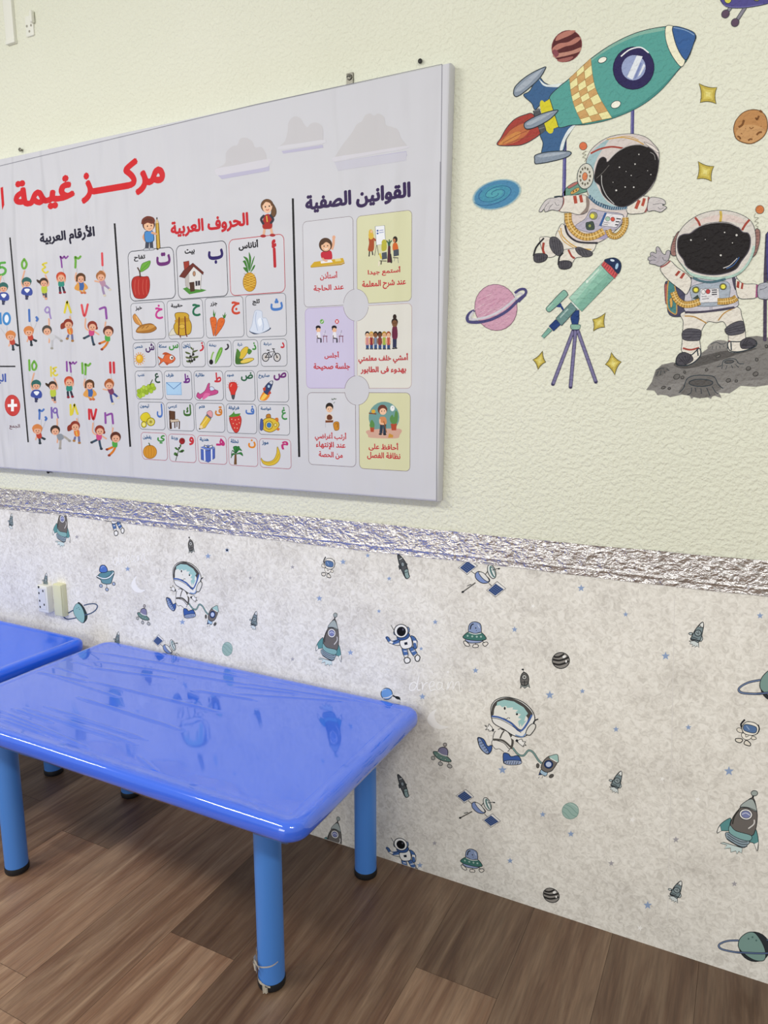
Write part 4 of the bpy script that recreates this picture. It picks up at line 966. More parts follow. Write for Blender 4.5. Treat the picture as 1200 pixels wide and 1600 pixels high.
def star4(label, cx, cy, pts, mid):
    A = sticker('star_sticker', label, 'star sticker', cx, cy, (mid[0], mid[1], mid[2]), 'four pointed star stickers')
    P = pairs(pts); c = (sum(p[0] for p in P)/4, sum(p[1] for p in P)/4); Q = []
    for i in range(4):
        a, b = P[i], P[(i+1) % 4]; m = ((a[0]+b[0])/2, (a[1]+b[1])/2); m = (c[0]+(m[0]-c[0])*0.62, c[1]+(m[1]-c[1])*0.62)
        for j in range(8):
            t = j/8; Q.append(tuple((1-t)**2*a[d] + 2*t*(1-t)*m[d] + t*t*b[d] for d in (0, 1)))
    sc = lambda k_: [(c[0]+(q[0]-c[0])*k_, c[1]+(q[1]-c[1])*k_) for q in Q]
    A.poly(Q, 'c3ae4e', 0, '4d4a30', 5/mid[2]*0.19); A.part('points'); A.poly(sc(0.62), 'd8c766', 0); A.poly(sc(0.3), 'e6da86', 0); A.part('pale_centre')
star4('yellow star sticker right of the rocket, below its nose', 1105, 147, '65 695 215 728 208 865 75 855', (1080, 0, .1875))
star4('yellow star sticker right of the hanging astronaut\'s helmet', 1102, 267, '58 1345 190 1385 170 1512 48 1492', (1080, 0, .1875))
star4('yellow star sticker between the telescope tube and the waving astronaut', 936, 502, '915 1062 1005 1018 1000 1118 920 1145', (720, 260, .22491))
star4('yellow star sticker left of the telescope tripod', 843, 562, '500 1343 568 1282 590 1360 536 1412', (720, 260, .22491))
star4('yellow star sticker right of the telescope tripod', 957, 569, '1003 1375 1046 1292 1115 1358 1070 1450', (720, 260, .22491))
A = sticker('telescope_sticker', 'green telescope sticker on a violet tripod', 'sticker', 915, 505, (720, 260, .22491))
A.line('780 1145 640 1512', '3e3a5c', 26, 0, True); A.line('780 1145 641 1510', '7b769c', 18, 0); A.part('tripod_leg', 'left tripod leg')
A.line('797 1140 762 1532', '3e3a5c', 26, 0, True); A.line('797 1140 763 1530', '7b769c', 18, 0); A.part('tripod_leg', 'middle tripod leg')
A.line('812 1140 938 1496', '3e3a5c', 26, 0, True); A.line('812 1140 937 1494', '7b769c', 18, 0); A.part('tripod_leg', 'right tripod leg')
A.poly('762 1050 790 1000 822 1000 822 1060 812 1110 775 1110', '24407a', 0, D, 3); A.poly('762 1110 770 1098 825 1100 830 1115 820 1132 772 1132', '8db5a4', 1, D, 3); A.part('mount')
A.line('690 960 712 998', '24407a', 14, 0); A.poly('660 975 680 945 700 955 690 980', '24407a', 0); A.poly('592 990 610 965 700 870 725 862 742 885 735 905 645 990 612 1012', '86b5a3', 1, D, 4); A.line('605 985 640 950', 'b9d5c8', 6); A.part('finder_scope')
A.poly('560 1180 610 1120 635 1140 578 1195', '7fb0a0', 0, D, 3); A.poly('612 1110 660 1062 695 1098 645 1145', '24407a', 0, D, 3); A.poly('660 1055 765 945 812 985 700 1108', '6c8f8c', 0, D, 4); A.poly('765 945 780 930 830 985 815 1000', 'd5e0d8', 0, D, 3); A.line('690 1050 745 990', 'a9c2bd', 10); A.part('eyepiece')
A.poly('752 915 985 668 1065 775 840 1008', '8fc0ac', 0, D, 4); A.poly('752 915 985 668 1005 690 790 940', 'a6cfbc', 0); A.poly('800 968 1040 735 1065 775 840 1008', '7fb19e', 0); A.line('870 810 960 715', 'd3e6d8', 9); A.ell(878, 800, 10, 8, 'e6f0e6', -45); A.part('tube')
A.poly('975 685 998 655 1045 690 1092 745 1070 780 1020 735', 'cf5a5c', 0, D, 3)
for i in range(7): A.line([(985+i*14, 690+i*13), (1004+i*13, 664+i*13)], '7a2a35', 4, 0)
A.part('red_band')
A.poly('998 656 1025 640 1070 636 1105 660 1114 700 1092 745 1045 695', '203156', 1, D, 4); A.ell(1053, 653, 15, 8, 'd3e2f0', 15); A.ell(1084, 693, 10, 22, 'a9cbe6', 15); A.part('lens_cap')
A = sticker('flying_saucer_sticker', 'violet flying saucer sticker cut by the top right corner of the picture', 'sticker', 1165, 5, (1080, 0, .1875))
A.line('330 60 290 115', D, 32, 0); A.line('330 60 290 115', '8b8894', 22, 0); A.line('450 62 380 170', D, 32, 0); A.line('450 62 380 170', '8b8894', 22, 0); A.part('landing_leg')
A.ell(286, 116, 36, 32, '5f4c60', -55, D, 4); A.ell(366, 188, 36, 32, '5f4c60', -55, D, 4); A.part('landing_foot')
A.poly('225 -90 235 -20 270 40 330 65 450 65 600 40 720 0 860 -80 800 -160 500 -180 300 -150', '544f8e', 1, D, 5); A.line('270 40 330 58 450 58 600 34', '6f6aa6', 8); A.part('hull')
A.ell(306, 0, 28, 28, 'd8d35c', 0, D, 5); A.part('lamp'); A.ell(545, -10, 25, 20, '8a8550', 0, D, 5); A.part('lamp')
# ------------------------------------------------------------------ the canvas poster
PD = 0.038
pq = on_wall(690, 440, -PD)
poster = thing('wall_poster', (-2.0, 0, pq[1]), 'large white canvas poster with Arabic letters, numbers and classroom rules', 'poster')
c_tr = on_wall(703, 97, -PD); c_br = on_wall(684, 784, -PD); zt = c_tr[1]; zb = c_br[1]; xl_ = -3.32
m = MB(); NX, NZ = 60, 40
def px_(u, v):  # u along the poster, v upwards; the cloth edge bows a little
    xr = c_br[0] + (c_tr[0]-c_br[0])*v; return (xl_ + (xr-xl_)*u, -PD, zb + (zt-zb)*v)
ring0 = [px_(0, 0), px_(1, 0), px_(1, 1), px_(0, 1)]
def inset(P, d, y): return [(P[0][0]+d, y, P[0][2]+d), (P[1][0]-d, y, P[1][2]+d), (P[2][0]-d, y, P[2][2]-d), (P[3][0]+d, y, P[3][2]-d)]
rings = [inset(ring0, 0.0, -0.001), inset(ring0, -0.001, -0.02), inset(ring0, 0.0, -PD+0.006), inset(ring0, 0.002, -PD+0.0015), inset(ring0, 0.006, -PD)]
v = [p for q in rings for p in q]; f = []
for j in range(4):
    for i in range(4): k2 = (i+1) % 4; f.append((j*4+i, j*4+k2, (j+1)*4+k2, (j+1)*4+i))
f.append((16, 17, 18, 19)); f.append((3, 2, 1, 0))
obj('canvas', v, f, M_CLOTH, poster)
A = Art((0, 0, 1), -PD-0.0003, M_POST, poster); A.base = 0
ED = 'cdcdd3'
# thin border line printed near the edge
A.crop(400, 80, .26667); A.line('-1500 672 0 312 1090 76', '8a8a94', 4, 0); A.line('1090 76 1078 1200', '8a8a94', 4, 0); A.crop(640, 680, .075); A.line('640 -5700 562 660 560 1370', '8f8f96', 16, 0); A.part('border_line')
# clouds
def cloud(cr, pts, base, tone='dcd9de'):
    A.crop(*cr); A.poly(base, 'c8c7d3', 0); A.poly(pts, tone, 1); A.part('cloud', None)
A.crop(400, 80, .26667)
A.poly('150 585 390 548 395 565 160 600', 'bcb9d0', 0); A.poly('130 575 140 555 170 525 185 470 190 420 210 390 235 382 262 395 280 425 300 445 320 425 350 418 380 432 392 460 392 535 380 545 200 572', 'c8c6ca', 1); A.poly('130 575 145 556 250 540 392 520 388 542 200 572', 'd3d2d9', 1); A.part('cloud', 'middle cloud')
A.poly('460 650 880 585 885 612 480 680', 'bcb9d0', 0); A.poly('460 650 880 590 880 640 480 700', 'c8c7d3', 0); A.poly('452 642 465 615 510 545 560 480 590 430 620 410 640 375 670 365 692 378 715 365 750 385 760 430 800 445 830 460 850 510 880 550 875 570 700 602 480 645', 'c8c6c9', 1); A.poly('452 642 465 620 660 590 880 555 870 572 700 602 480 645', 'd3d1d9', 1); A.part('cloud', 'right cloud')
A.crop(0, 0, .33333); A.poly('1020 820 1262 775 1262 800 1040 840', 'bcb9d0', 0); A.poly('1010 812 1015 790 1055 765 1060 715 1090 685 1112 680 1125 652 1150 645 1180 660 1195 690 1225 690 1245 720 1250 745 1262 770 1240 785 1100 810 1030 822', 'c8c6ca', 1); A.poly('1010 812 1016 790 1100 775 1262 745 1262 770 1240 785 1100 810 1030 822', 'd3d1d9', 1); A.part('cloud', 'left cloud')
# headings
A.crop(0, 0, .33333)
RED = 'cf1f27'
A.text('مركــــز', 375, 775, 955, 745, RED, 0.05, xb=400, xt=605); A.part('heading', 'first word of the big red title'); A.text('غيمة', 60, 350, 980, 805, RED, 0.05, xb=245, xt=310); A.part('heading', 'second word of the big red title'); A.poly('2 880 14 876 20 960 10 985', RED, 0); A.part('heading', 'start of the third red word, cut by the picture edge')
A.crop(0, 330, 1/6.); A.text('الأرقام العربية', 370, 890, 336, 128, '17142e', 0.045, xb=440, xt=825); A.part('heading', 'black numbers heading')
A.crop(190, 330, .225); A.text('الحروف العربية', 338, 882, 182, 5, 'c3202c', 0.045, xb=405, xt=865); A.part('heading', 'red letters heading')
A.crop(460, 280, 1/6.); A.text('القوانين الصفية', 100, 1090, 318, 18, '33204f', 0.05, xb=215, xt=1080); A.part('heading', 'violet rules heading')
# dividing lines
A.crop(0, 0, 1); A.line('457.5 310 467.5 714', '101014', 3.2, 0); A.part('divider'); A.line('179 349 203.5 698', '101014', 2.8, 0); A.part('divider'); A.line('15.5 371 44 691', '101014', 2.2, 0); A.part('divider'); A.line('-30 572.5 24 572.5', '26262c', 2.2, 0); A.part('divider')
# left column: Latin numbers, plus sign
def ringnum(x, y, rx, ry, c): A.ell(x, y, rx, ry, c); A.ell(x, y, rx*0.55, ry*0.6, 'e6e6ec')
A.crop(0, 330, 1/6.)
A.line('45 482 0 490 -5 530 20 525 50 545 45 580 10 598 -20 590', '58a544', 22, cap=True); A.part('numeral', 'green numeral')
A.line('-2 950 5 1060', '3f86c4', 26); A.ell(62, 1008, 40, 62, '3f86c4'); A.ell(62, 1008, 20, 38, 'e6ecf3'); A.part('numeral', 'blue numeral')
A.crop(0, 540, .18333)
A.line('44 238 46 310', '3f57a6', 14, 0); A.line('22 242 26 295 10 300 -10 290', '3f57a6', 13); A.ell(2, 318, 7, 6, '3f57a6'); A.part('heading', 'blue heading cut by the picture edge')
A.ell(106, 510, 64, 90, 'c9403d', -6, 'b0302f', 4); A.line('106 458 106 560', 'f4f1f2', 24, 0); A.line('66 512 146 508', 'f4f1f2', 24, 0); A.text('الجمع', 80, 170, 715, 668, '5a2430', 0.012); A.part('plus_badge')
# children hanging on number balloons
SK = 'e0a98a'
def fig(h, hair, shirt, torso, arms, legs, pants, shoe='6b4a3a', cap=None, tail=None, sk=SK, w=1.0):
    for p_ in arms: A.line(p_, sk, 14*w, 1, True)
    for p_ in legs: A.line(p_, pants, 20*w, 1, True); q = nums(p_); A.ell(q[-2], q[-1], 14*w, 11*w, shoe)
    A.poly(torso, shirt, 1)
    if tail: A.poly(tail, hair, 1)
    x, y, r = h; A.ell(x, y-r*0.15, r*1.08, r*1.08, hair); A.ell(x+(r*0.05), y+r*0.22, r*0.8, r*0.78, sk); A.ell(x-r*0.25, y+r*0.2, r*0.1, r*0.13, '3a2620'); A.ell(x+r*0.35, y+r*0.2, r*0.1, r*0.13, '3a2620'); A.line([(x-r*0.2, y+r*0.55), (x+r*0.05, y+r*0.65), (x+r*0.3, y+r*0.55)], 'b0483e', r*0.12)
    if cap: A.poly([(x-r*1.1, y-r*0.1), (x-r*0.9, y-r*0.9), (x, y-r*1.3), (x+r*0.9, y-r*0.9), (x+r*1.1, y-r*0.1), (x, y-r*0.3)], cap, 1)
def k1(hair='a5693c', shirt='b08aa0', pants='9a86a8', shoe='d0c4b0'):
    fig((945, 615, 42), hair, shirt, '930 650 975 645 990 690 955 705', ['940 665 890 655', '965 660 985 600 965 560'], ['960 700 965 740 980 790', '985 695 1010 715 1030 735'], pants, shoe); A.ell(945, 570, 20, 14, hair)
def k2(): fig((757, 630, 42), '5a3a22', '3d63a4', '735 670 785 668 795 730 740 735', ['730 680 705 630 715 580'], ['745 735 768 765', '780 735 795 765'], 'd99a4a', 'c06a40'); A.poly('735 670 705 700 700 730 740 745 745 700', 'd99a4a', 1); A.poly('785 670 815 695 822 725 785 740 790 700', 'd99a4a', 1); A.line('725 600 720 660', '5a3a22', 16); A.line('790 600 795 655', '5a3a22', 16)
def k3(): fig((572, 620, 42), 'c0482c', '2f8a78', '550 660 595 655 600 700 552 705', ['550 670 535 640', '595 670 612 640 600 590'], ['560 715 565 765', '590 715 605 760'], '2b2f3e', '8a2030'); A.line('548 600 572 592 600 600', 'd86a40', 8)
def k4(): fig((410, 670, 38), '3f2c22', 'b6c43e', '390 705 435 700 440 760 395 765', ['435 705 455 680 425 600'], ['405 770 415 800', '430 770 432 820'], '4c4a55', 'd8a088', tail='385 660 345 640 350 665 385 685')
def k5(): fig((250, 670, 40), '2f5f5c', '3d4f9c', '225 715 280 715 305 750 290 790 210 780 200 750', ['225 720 205 670 230 560'], ['245 790 250 820', '265 770 255 800'], '23264a', '3a3d5a', cap='2f6560'); A.poly('228 735 255 725 280 735 255 765', 'e9edf2', 1)
def k6(): fig((1015, 1130, 46), '5a2c1e', '4ea244', '985 1165 1025 1160 1030 1215 990 1215', ['1000 1140 985 1090 990 1040'], ['985 1220 935 1240', '1010 1225 990 1260 955 1295'], 'd3761f', '8a3a28')
def k7(): fig((865, 1080, 42), '8a3324', 'c8487e', '835 1115 880 1110 880 1160 840 1165', ['835 1120 800 1090 802 1010', '880 1125 925 1155'], ['840 1165 790 1190', '860 1165 870 1220 880 1250'], '33485c', '2c3540', tail='880 1060 915 1085 910 1110 885 1100')
def k8(): fig((640, 1060, 42), '8a3324', 'd9793a', '630 1100 675 1095 680 1150 640 1150', ['660 1110 670 1060 655 990'], ['640 1165 630 1195', '675 1160 680 1215'], '6a6d95', 'a8763e', tail='610 1040 570 1060 572 1105 610 1090'); A.line('650 1105 660 1150', 'e3c04a', 9)
def k9(hair='4a4440', sh='c9c9cc', pa='b9b9bd'): fig((440, 1120, 42), hair, sh, '455 1160 500 1150 520 1190 475 1210', ['455 1130 460 1060 458 1010', '465 1180 460 1230'], ['490 1200 488 1240 486 1285', '510 1170 545 1190 575 1215'], pa, '9a968e')
def k10(): fig((270, 1130, 42), 'c8743a', 'b8402f', '260 1165 300 1155 312 1200 275 1210', ['270 1180 255 1220', '295 1165 312 1110'], ['290 1210 295 1255', '305 1200 335 1215'], '263440', '2a3238', cap='d08044')
STR = 'b9b9bd'
def child(ox, oy, sc, fn, digit, string):
    A.crop(ox, oy, sc)
    for p_ in string: A.line(p_, STR, 4)
    for c_, w_, p_ in digit: A.line(p_, c_, w_, 1, True)
    fn(); A.part('balloon_child')
R_, GR, PU, YE, BL, LV = 'd84a52', '6aa83c', '8a4a9c', 'd8c83a', '4a72b8', '9a86bc'
def D_(n, x, y, h, c, w=20):
    """hand drawn Arabic digits, upper left x,y and height h"""
    S = {1: ['10 0 14 100'], 2: ['6 100 8 40 4 8 30 22 50 4'], 3: ['14 100 8 40 0 4 18 22 34 4 46 22 66 4'], 4: ['46 4 12 18 36 40 10 62 36 90 58 78'], 5: ['28 4 6 45 14 90 38 92 52 50 28 4'], 6: ['0 20 30 8 48 10 54 60 58 100'], 7: ['0 4 24 100 52 0'], 8: ['0 90 20 2 26 2 56 90'], 9: ['42 40 22 52 6 30 22 4 42 14 46 60 56 100'], 0: ['20 60 26 80']}[n]
    k_ = h/100.0; return [(c, w, ' '.join(str(v_*k_ + (x if i_ % 2 == 0 else y)) for i_, v_ in enumerate(nums(p_)))) for p_ in S]
E3 = (0, 330, 1/6.); E4 = (0, 540, .18333)
child(*E3, k1, D_(1, 945, 395, 112, R_), ['960 515 970 600']); child(*E3, k2, D_(2, 700, 420, 108, GR), ['722 535 712 620']); child(*E3, k3, D_(3, 565, 418, 108, PU, 15), ['590 535 600 600'])
child(*E3, k4, D_(4, 385, 480, 110, YE, 16), ['420 595 440 680']); child(*E3, k5, D_(5, 200, 445, 95, GR), ['232 555 215 680'])
child(*E3, k6, D_(6, 935, 895, 110, PU), ['990 1010 992 1090']); child(*E3, k7, D_(7, 765, 875, 110, R_), ['796 990 805 1090']); child(*E3, k8, D_(8, 605, 855, 105, YE), ['658 965 665 1060'])
child(*E3, k9, D_(9, 415, 895, 110, LV, 15), ['460 1005 455 1060']); child(*E3, k10, D_(1, 262, 925, 105, BL) + [(BL, 22, '342 995 352 1010 345 1025')], ['282 1035 310 1120', '350 1030 312 1120'])
SM = .18333*6
def shift(fn, x0, y0, x1, y1):
    # the same child as in the upper rows, printed again lower down
    def g():
        s_ = A.k; oc = (A.ox, A.oy, A.k); A.crop(oc[0] + oc[2]*x1 - x0*oc[2]*0.92/SM*SM*0.99/1.0, oc[1] + oc[2]*y1 - y0*oc[2]*0.92*0.99, oc[2]*0.92*0.99); fn(); A.crop(*oc)
    return g
child(*E4, shift(lambda: k1('a5582c', '7a3a5c', '3d4a8a', 'd8cdb0'), 945, 615, 930, 335), D_(1, 930, 145, 85, 'c8303a', 20) + D_(1, 960, 145, 85, 'c8303a', 20), ['945 240 950 300'])
child(*E4, shift(k2, 757, 630, 763, 335), D_(1, 692, 150, 85, GR, 18) + D_(2, 722, 150, 95, GR, 18), ['715 240 718 320', '738 245 722 320'])
child(*E4, shift(k3, 572, 620, 588, 308), D_(1, 560, 138, 78, PU, 15) + D_(3, 592, 136, 90, PU, 13), ['605 230 615 290'])
child(*E4, shift(k4, 410, 670, 448, 345), D_(1, 425, 182, 78, YE, 14) + D_(4, 442, 182, 82, YE, 14), ['460 270 475 330'])
child(*E4, shift(k5, 250, 670, 308, 338), D_(1, 240, 125, 85, GR, 18) + D_(5, 268, 128, 82, GR, 17), ['292 225 275 310'])
child(*E4, shift(k6, 1015, 1130, 985, 785), D_(1, 888, 575, 85, PU, 17) + D_(6, 912, 575, 88, PU, 17), ['952 670 958 740'])
child(*E4, shift(k7, 865, 1080, 850, 725), D_(1, 750, 545, 80, 'c8303a', 19) + D_(7, 775, 545, 85, 'c8303a', 19), ['800 635 805 740'])
child(*E4, shift(k8, 640, 1060, 640, 688), D_(1, 592, 505, 85, YE, 18) + D_(8, 615, 508, 82, YE, 18), ['664 605 672 670'])
child(*E4, shift(lambda: k9('3a2a22', '8a9098', 'a9a29a'), 440, 1120, 470, 725), D_(1, 430, 530, 85, '7a62aa', 16) + D_(9, 448, 530, 85, '7a62aa', 13), ['490 620 490 680'])
child(*E4, shift(k10, 270, 1130, 318, 718), D_(2, 330, 540, 85, BL, 16) + [(BL, 18, '388 610 396 622 388 634')], ['352 625 350 690', '392 636 358 720'])
A.crop(*E3); A.line('25 615 50 690', STR, 4); A.crop(-36.5, 330+8, 1/6.); k5(); A.part('balloon_child'); A.crop(*E3); A.line('5 1095 55 1165', STR, 4); A.line('65 1075 65 1160', STR, 4); A.crop(-28.5, 330+7, 1/6.); k10(); A.part('balloon_child')
# letter cards
C5 = (190, 330, .225); C6 = (190, 520, .225); CD = 'd1d1d7'
def card(cr, x0, y0, x1, y1, line, L, Lb, Lc, word, wb, wc, pic, rad=24, lw=3.2):
    A.crop(*cr); A.rect(x0, y0, x1, y1, CD, rad, line, lw)
    A.text(L, *Lb, Lc, 0.04); A.text(word, *wb, wc, 0.045); pic(); A.part('letter_card')
def pineapple():
    for p_ in ('880 420 850 360 840 350 862 345', '885 420 868 350 845 315 880 335', '888 420 885 330 884 285 900 330', '890 420 905 350 925 310 912 360', '895 425 915 380 928 375 918 400', '880 430 855 410 845 390 870 395'): A.poly(p_, '3f7a2f', 1)
    A.ell(889, 492, 46, 66, 'cf9b2c', 0, '8a5f16', 3)
    for i in range(-3, 4): A.line([(850+0*i, 470+i*18), (928, 500+i*18)], '8a6418', 3, 0) if abs(i) < 3 else None; A.line([(850, 500+i*18), (928, 470+i*18)], 'e8c860', 3, 0) if abs(i) < 3 else None
def house():
    A.poly('425 538 470 520 590 548 560 560 470 577', '4a8a34', 0); A.poly('440 440 500 370 556 430 548 545 470 540 445 520', 'dcd9d6', 0, '6a5f5a', 3); A.poly('440 450 470 430 470 540 445 520', 'b9b3b0', 0)
    A.poly('400 455 432 410 495 360 570 425 566 442 500 385 438 465', '6a2a22', 0, '3a1814', 3); A.poly('430 352 468 345 470 380 436 410', '9a3426', 0, '3a1814', 3); A.ell(504, 434, 9, 17, 'b98a6a', 0, '4a3a34', 3)
    A.poly('470 495 505 490 508 555 478 560', '4a2e20', 0); A.poly('512 485 545 482 545 515 514 520', '2f2a33', 0); A.line('528 484 529 518', 'c9c6c6', 4, 0)
def apple():
    A.poly('85 460 120 450 150 455 185 455 196 500 190 560 165 600 125 608 90 595 72 540 70 490', 'b02a22', 1, '5a1612', 3)
    for x in (95, 120, 150, 175): A.line([(x, 475), (x-4, 530), (x+3, 580)], 'c9584a', 4)
    A.line('130 460 125 420 110 390', '4a3020', 9); A.poly('130 420 140 370 170 352 200 346 190 385 160 410', '6aa83a', 1, '33601e', 3); A.line('135 412 195 352', '4a7f2a', 3)
card(C5, 742, 198, 1138, 563, 'b8323c', 'أ', (1043, 1077, 393, 195), 'b8202a', 'أناناس', (812, 950, 270, 202), '17151c', pineapple, 36, 4)
card(C5, 376, 240, 742, 590, '3a3f48', 'ب', (600, 707, 366, 262), '2a1a62', 'بيت', (438, 508, 303, 262), '17151c', house, 36, 4)
card(C5, 40, 280, 378, 606, '3a3f48', 'ت', (240, 340, 380, 285), '6a2a72', 'تفاح', (85, 165, 348, 302), '17151c', apple, 36, 4)
def ice():
    A.poly('888 830 930 815 1028 808 1030 822 990 842 930 855 900 845', '33405a', 1); A.poly('890 828 905 790 918 720 930 690 960 690 975 700 980 740 1005 745 1025 800 1020 820 960 848 915 842', 'd3dbea', 1, 'a8b4c8', 3)
    A.line('935 700 930 760 945 830', 'b3c0d8', 6); A.line('975 745 985 790 980 830', 'aebcd4', 6); A.poly('945 760 965 740 975 780 955 800', 'e9eef6', 1)
def carrots():
    for p_ in ('640 735 628 700 635 720 638 680 646 715 655 695 648 735', '706 742 700 715 710 725 720 698 720 725 730 712 718 745'): A.poly(p_, '3f7a2f', 0)
    A.poly('615 750 630 735 650 738 660 760 655 810 640 868 628 820', 'd8682a', 1, '8a3a14', 3); A.poly('668 760 690 740 715 750 712 780 690 820 650 868 660 810', 'd8682a', 1, '8a3a14', 3)
    for x, y in ((625, 765), (645, 790), (632, 810), (690, 770), (678, 800)): A.line([(x, y), (x+14, y-3)], 'a84a1a', 3, 0)
def bag():
    A.poly('330 860 350 820 385 800 400 850 360 860', 'd8d3c4', 1, '8a8474', 3); A.poly('370 720 385 705 440 705 465 720 468 745 485 790 478 845 440 862 400 862 375 845 362 800 378 760', 'c9a02e', 1, '6a4c12', 4)
    A.poly('380 750 460 742 466 765 378 772', 'b88a22', 1); A.line('400 735 396 860', '6a2a1a', 8); A.line('440 730 446 850', '6a2a1a', 8); A.line('405 860 410 878', '6a2a1a', 8); A.line('446 850 455 872', '6a2a1a', 8); A.ell(420, 800, 20, 16, 'd8b044', 0, '8a6418', 3)
def bread():
    A.poly('78 735 88 715 100 720 140 780 132 795 95 775', 'c98a44', 1, '8a5a24', 3); A.line('100 730 135 790', 'e8b46a', 7)
    A.poly('100 835 130 795 200 780 235 800 240 820 200 842 130 846', 'a8702c', 1, '6a4214', 3); A.poly('105 832 150 800 215 790 230 802 180 825', 'c89248', 1); A.line('140 815 158 800', '7a4a18', 4); A.line('170 812 188 795', '7a4a18', 4)
GY = '6e737a'
card(C5, 858, 585, 1148, 868, GY, 'ث', (1033, 1120, 692, 605), '4a7ac0', 'ثلج', (908, 960, 655, 610), '17151c', ice)
card(C5, 576, 604, 853, 874, GY, 'ج', (762, 823, 718, 625), 'c8452e', 'جزر', (615, 665, 662, 628), '17151c', carrots)
card(C5, 312, 622, 574, 882, GY, 'ح', (490, 548, 730, 642), '1f6a4a', 'حقيبة', (342, 425, 673, 640), '17151c', bag)
card(C5, 60, 640, 310, 888, GY, 'خ', (232, 287, 750, 648), 'c0388a', 'خبز', (95, 142, 692, 660), '17151c', bread)
def bike():
    for x in (1000, 1080): A.ell(x, 170, 23, 28, None, 0, '33302e', 6); A.ell(x, 170, 15, 19, 'c9c2bc', 0); A.ell(x, 170, 5, 6, '33302e')
    A.line('1000 170 1020 135 1058 130 1040 170 1000 170', '2a2a30', 6, 0); A.line('1020 135 1040 170', '2a2a30', 6, 0); A.line('1080 170 1055 118 1045 110 1065 112', '2a2a30', 6, 0); A.line('1008 120 1028 122', '2a2a30', 7, 0)
def corn():
    A.poly('790 210 800 120 830 150 850 190 905 175 920 185 880 210 830 218', '3f6a2a', 1); A.poly('815 170 830 125 860 98 880 105 872 140 840 180', 'd8b83a', 1, '7a5f16', 3); A.poly('825 200 860 180 905 175 918 185 880 205 840 212', 'e0c65a', 1, '7a5f16', 3); A.poly('800 110 825 140 815 180 800 160', '4f7f34', 1); A.poly('880 110 905 125 890 150 875 140', '4f7f34', 1)
def feather():
    A.poly('650 215 655 170 680 110 700 105 695 140 670 190', '6aa83c', 1, '3f6a2a', 2); A.line('622 185 630 150 640 132', '8ab45a', 10); A.ell(622, 203, 14, 18, '17161a'); A.line('648 215 690 120', 'b9d88a', 3)
def olive():
    A.line('478 215 490 160 500 105', '4a4030', 5)
    for p_ in ('480 150 450 145 442 130 470 138', '490 140 520 130 530 118 500 125', '482 180 452 178 445 165 475 170', '490 175 525 175 532 160 500 165', '485 205 455 205 450 192 478 195', '495 120 480 110 478 98 492 105'): A.poly(p_, '55623a', 1)
    for x, y in ((478, 165), (498, 150), (490, 195), (472, 195), (505, 185)): A.ell(x, y, 8, 10, '24261c')
def fish():
    A.poly('285 150 300 135 325 140 345 155', 'b8502a', 1); A.poly('252 165 285 180 300 155 335 148 365 165 372 185 350 208 310 215 290 200 260 222 270 195', 'd8683a', 1, '8a3a1e', 3); A.poly('300 205 315 225 330 210', 'b8502a', 1); A.ell(347, 173, 14, 16, 'f0eeea', 0, '33201a', 2); A.ell(350, 174, 6, 8, '17161a'); A.line('352 198 362 195', '5a2010', 3)
def sun():
    for i in range(14):
        t_ = math.radians(i*360/14); A.line([(125+30*math.cos(t_), 180+34*math.sin(t_)), (125+38*math.cos(t_), 180+45*math.sin(t_))], 'd8932a', 6, 0)
    A.ell(125, 180, 25, 30, 'e0aa2c', 0, 'b87a1a', 3); A.ell(120, 172, 12, 14, 'ecc65a')
WB = '2f5a86'
card(C6, 962, 46, 1152, 233, GY, 'د', (1103, 1132, 107, 65), 'c0303a', 'دراجة', (985, 1040, 92, 65), WB, bike)
card(C6, 770, 51, 952, 234, GY, 'ذ', (906, 936, 120, 66), '3f8a3a', 'ذرة', (805, 838, 96, 70), WB, corn)
card(C6, 590, 56, 767, 236, GY, 'ر', (715, 747, 122, 75), '33303a', 'ريشة', (607, 657, 100, 74), WB, feather)
card(C6, 414, 60, 585, 237, GY, 'ز', (540, 572, 130, 65), 'c0303a', 'زيتون', (425, 478, 108, 74), WB, olive)
card(C6, 245, 64, 411, 238, GY, 'س', (328, 395, 122, 78), '3f8a3a', 'سمكة', (257, 312, 105, 80), WB, fish)
card(C6, 76, 68, 243, 239, GY, 'ش', (165, 228, 138, 73), '4a2a62', 'شمس', (90, 146, 112, 84), WB, sun)
def mini_rocket():
    A.poly('960 462 985 410 1010 425 1030 435 1000 470', 'e0862a', 1); A.poly('965 462 990 425 1010 435 985 465', 'f0c65a', 1); A.poly('985 400 1010 355 1045 332 1050 350 1035 395 1015 430', '2f3f6a', 1, '1c2438', 3); A.poly('1000 375 980 385 985 405 1000 400', 'b8402f', 0); A.poly('1030 400 1040 420 1025 430 1015 425', 'b8402f', 0); A.ell(1022, 372, 8, 10, 'a9c6e0'); A.poly('1045 332 1025 345 1040 358 1048 350', 'c8ccd4', 0)
def bulb():
    for i in range(9): t_ = math.radians(180+i*22); A.line([(773+34*math.cos(t_), 378+42*math.sin(t_)), (773+42*math.cos(t_), 378+52*math.sin(t_))], 'd88a8a', 4, 0)
    A.poly('745 380 750 350 773 342 796 350 803 380 790 415 785 435 763 435 757 415', 'd0342c', 1, '8a1f1a', 3); A.poly('763 432 786 432 784 455 775 465 766 455', '4a4a50', 1); A.line('757 375 765 355', 'ee9a8a', 6)
def plane_():
    A.poly('520 440 530 415 548 425 580 400 600 355 612 352 612 385 650 395 670 405 660 425 600 440 560 448 545 460 530 452', 'c04a86', 1, '6a1f4a', 3); A.poly('580 420 560 460 580 458 615 425', 'd86aa0', 1); A.poly('612 378 632 375 645 395 618 402', 'c8d3e8', 1, '6a1f4a', 3)
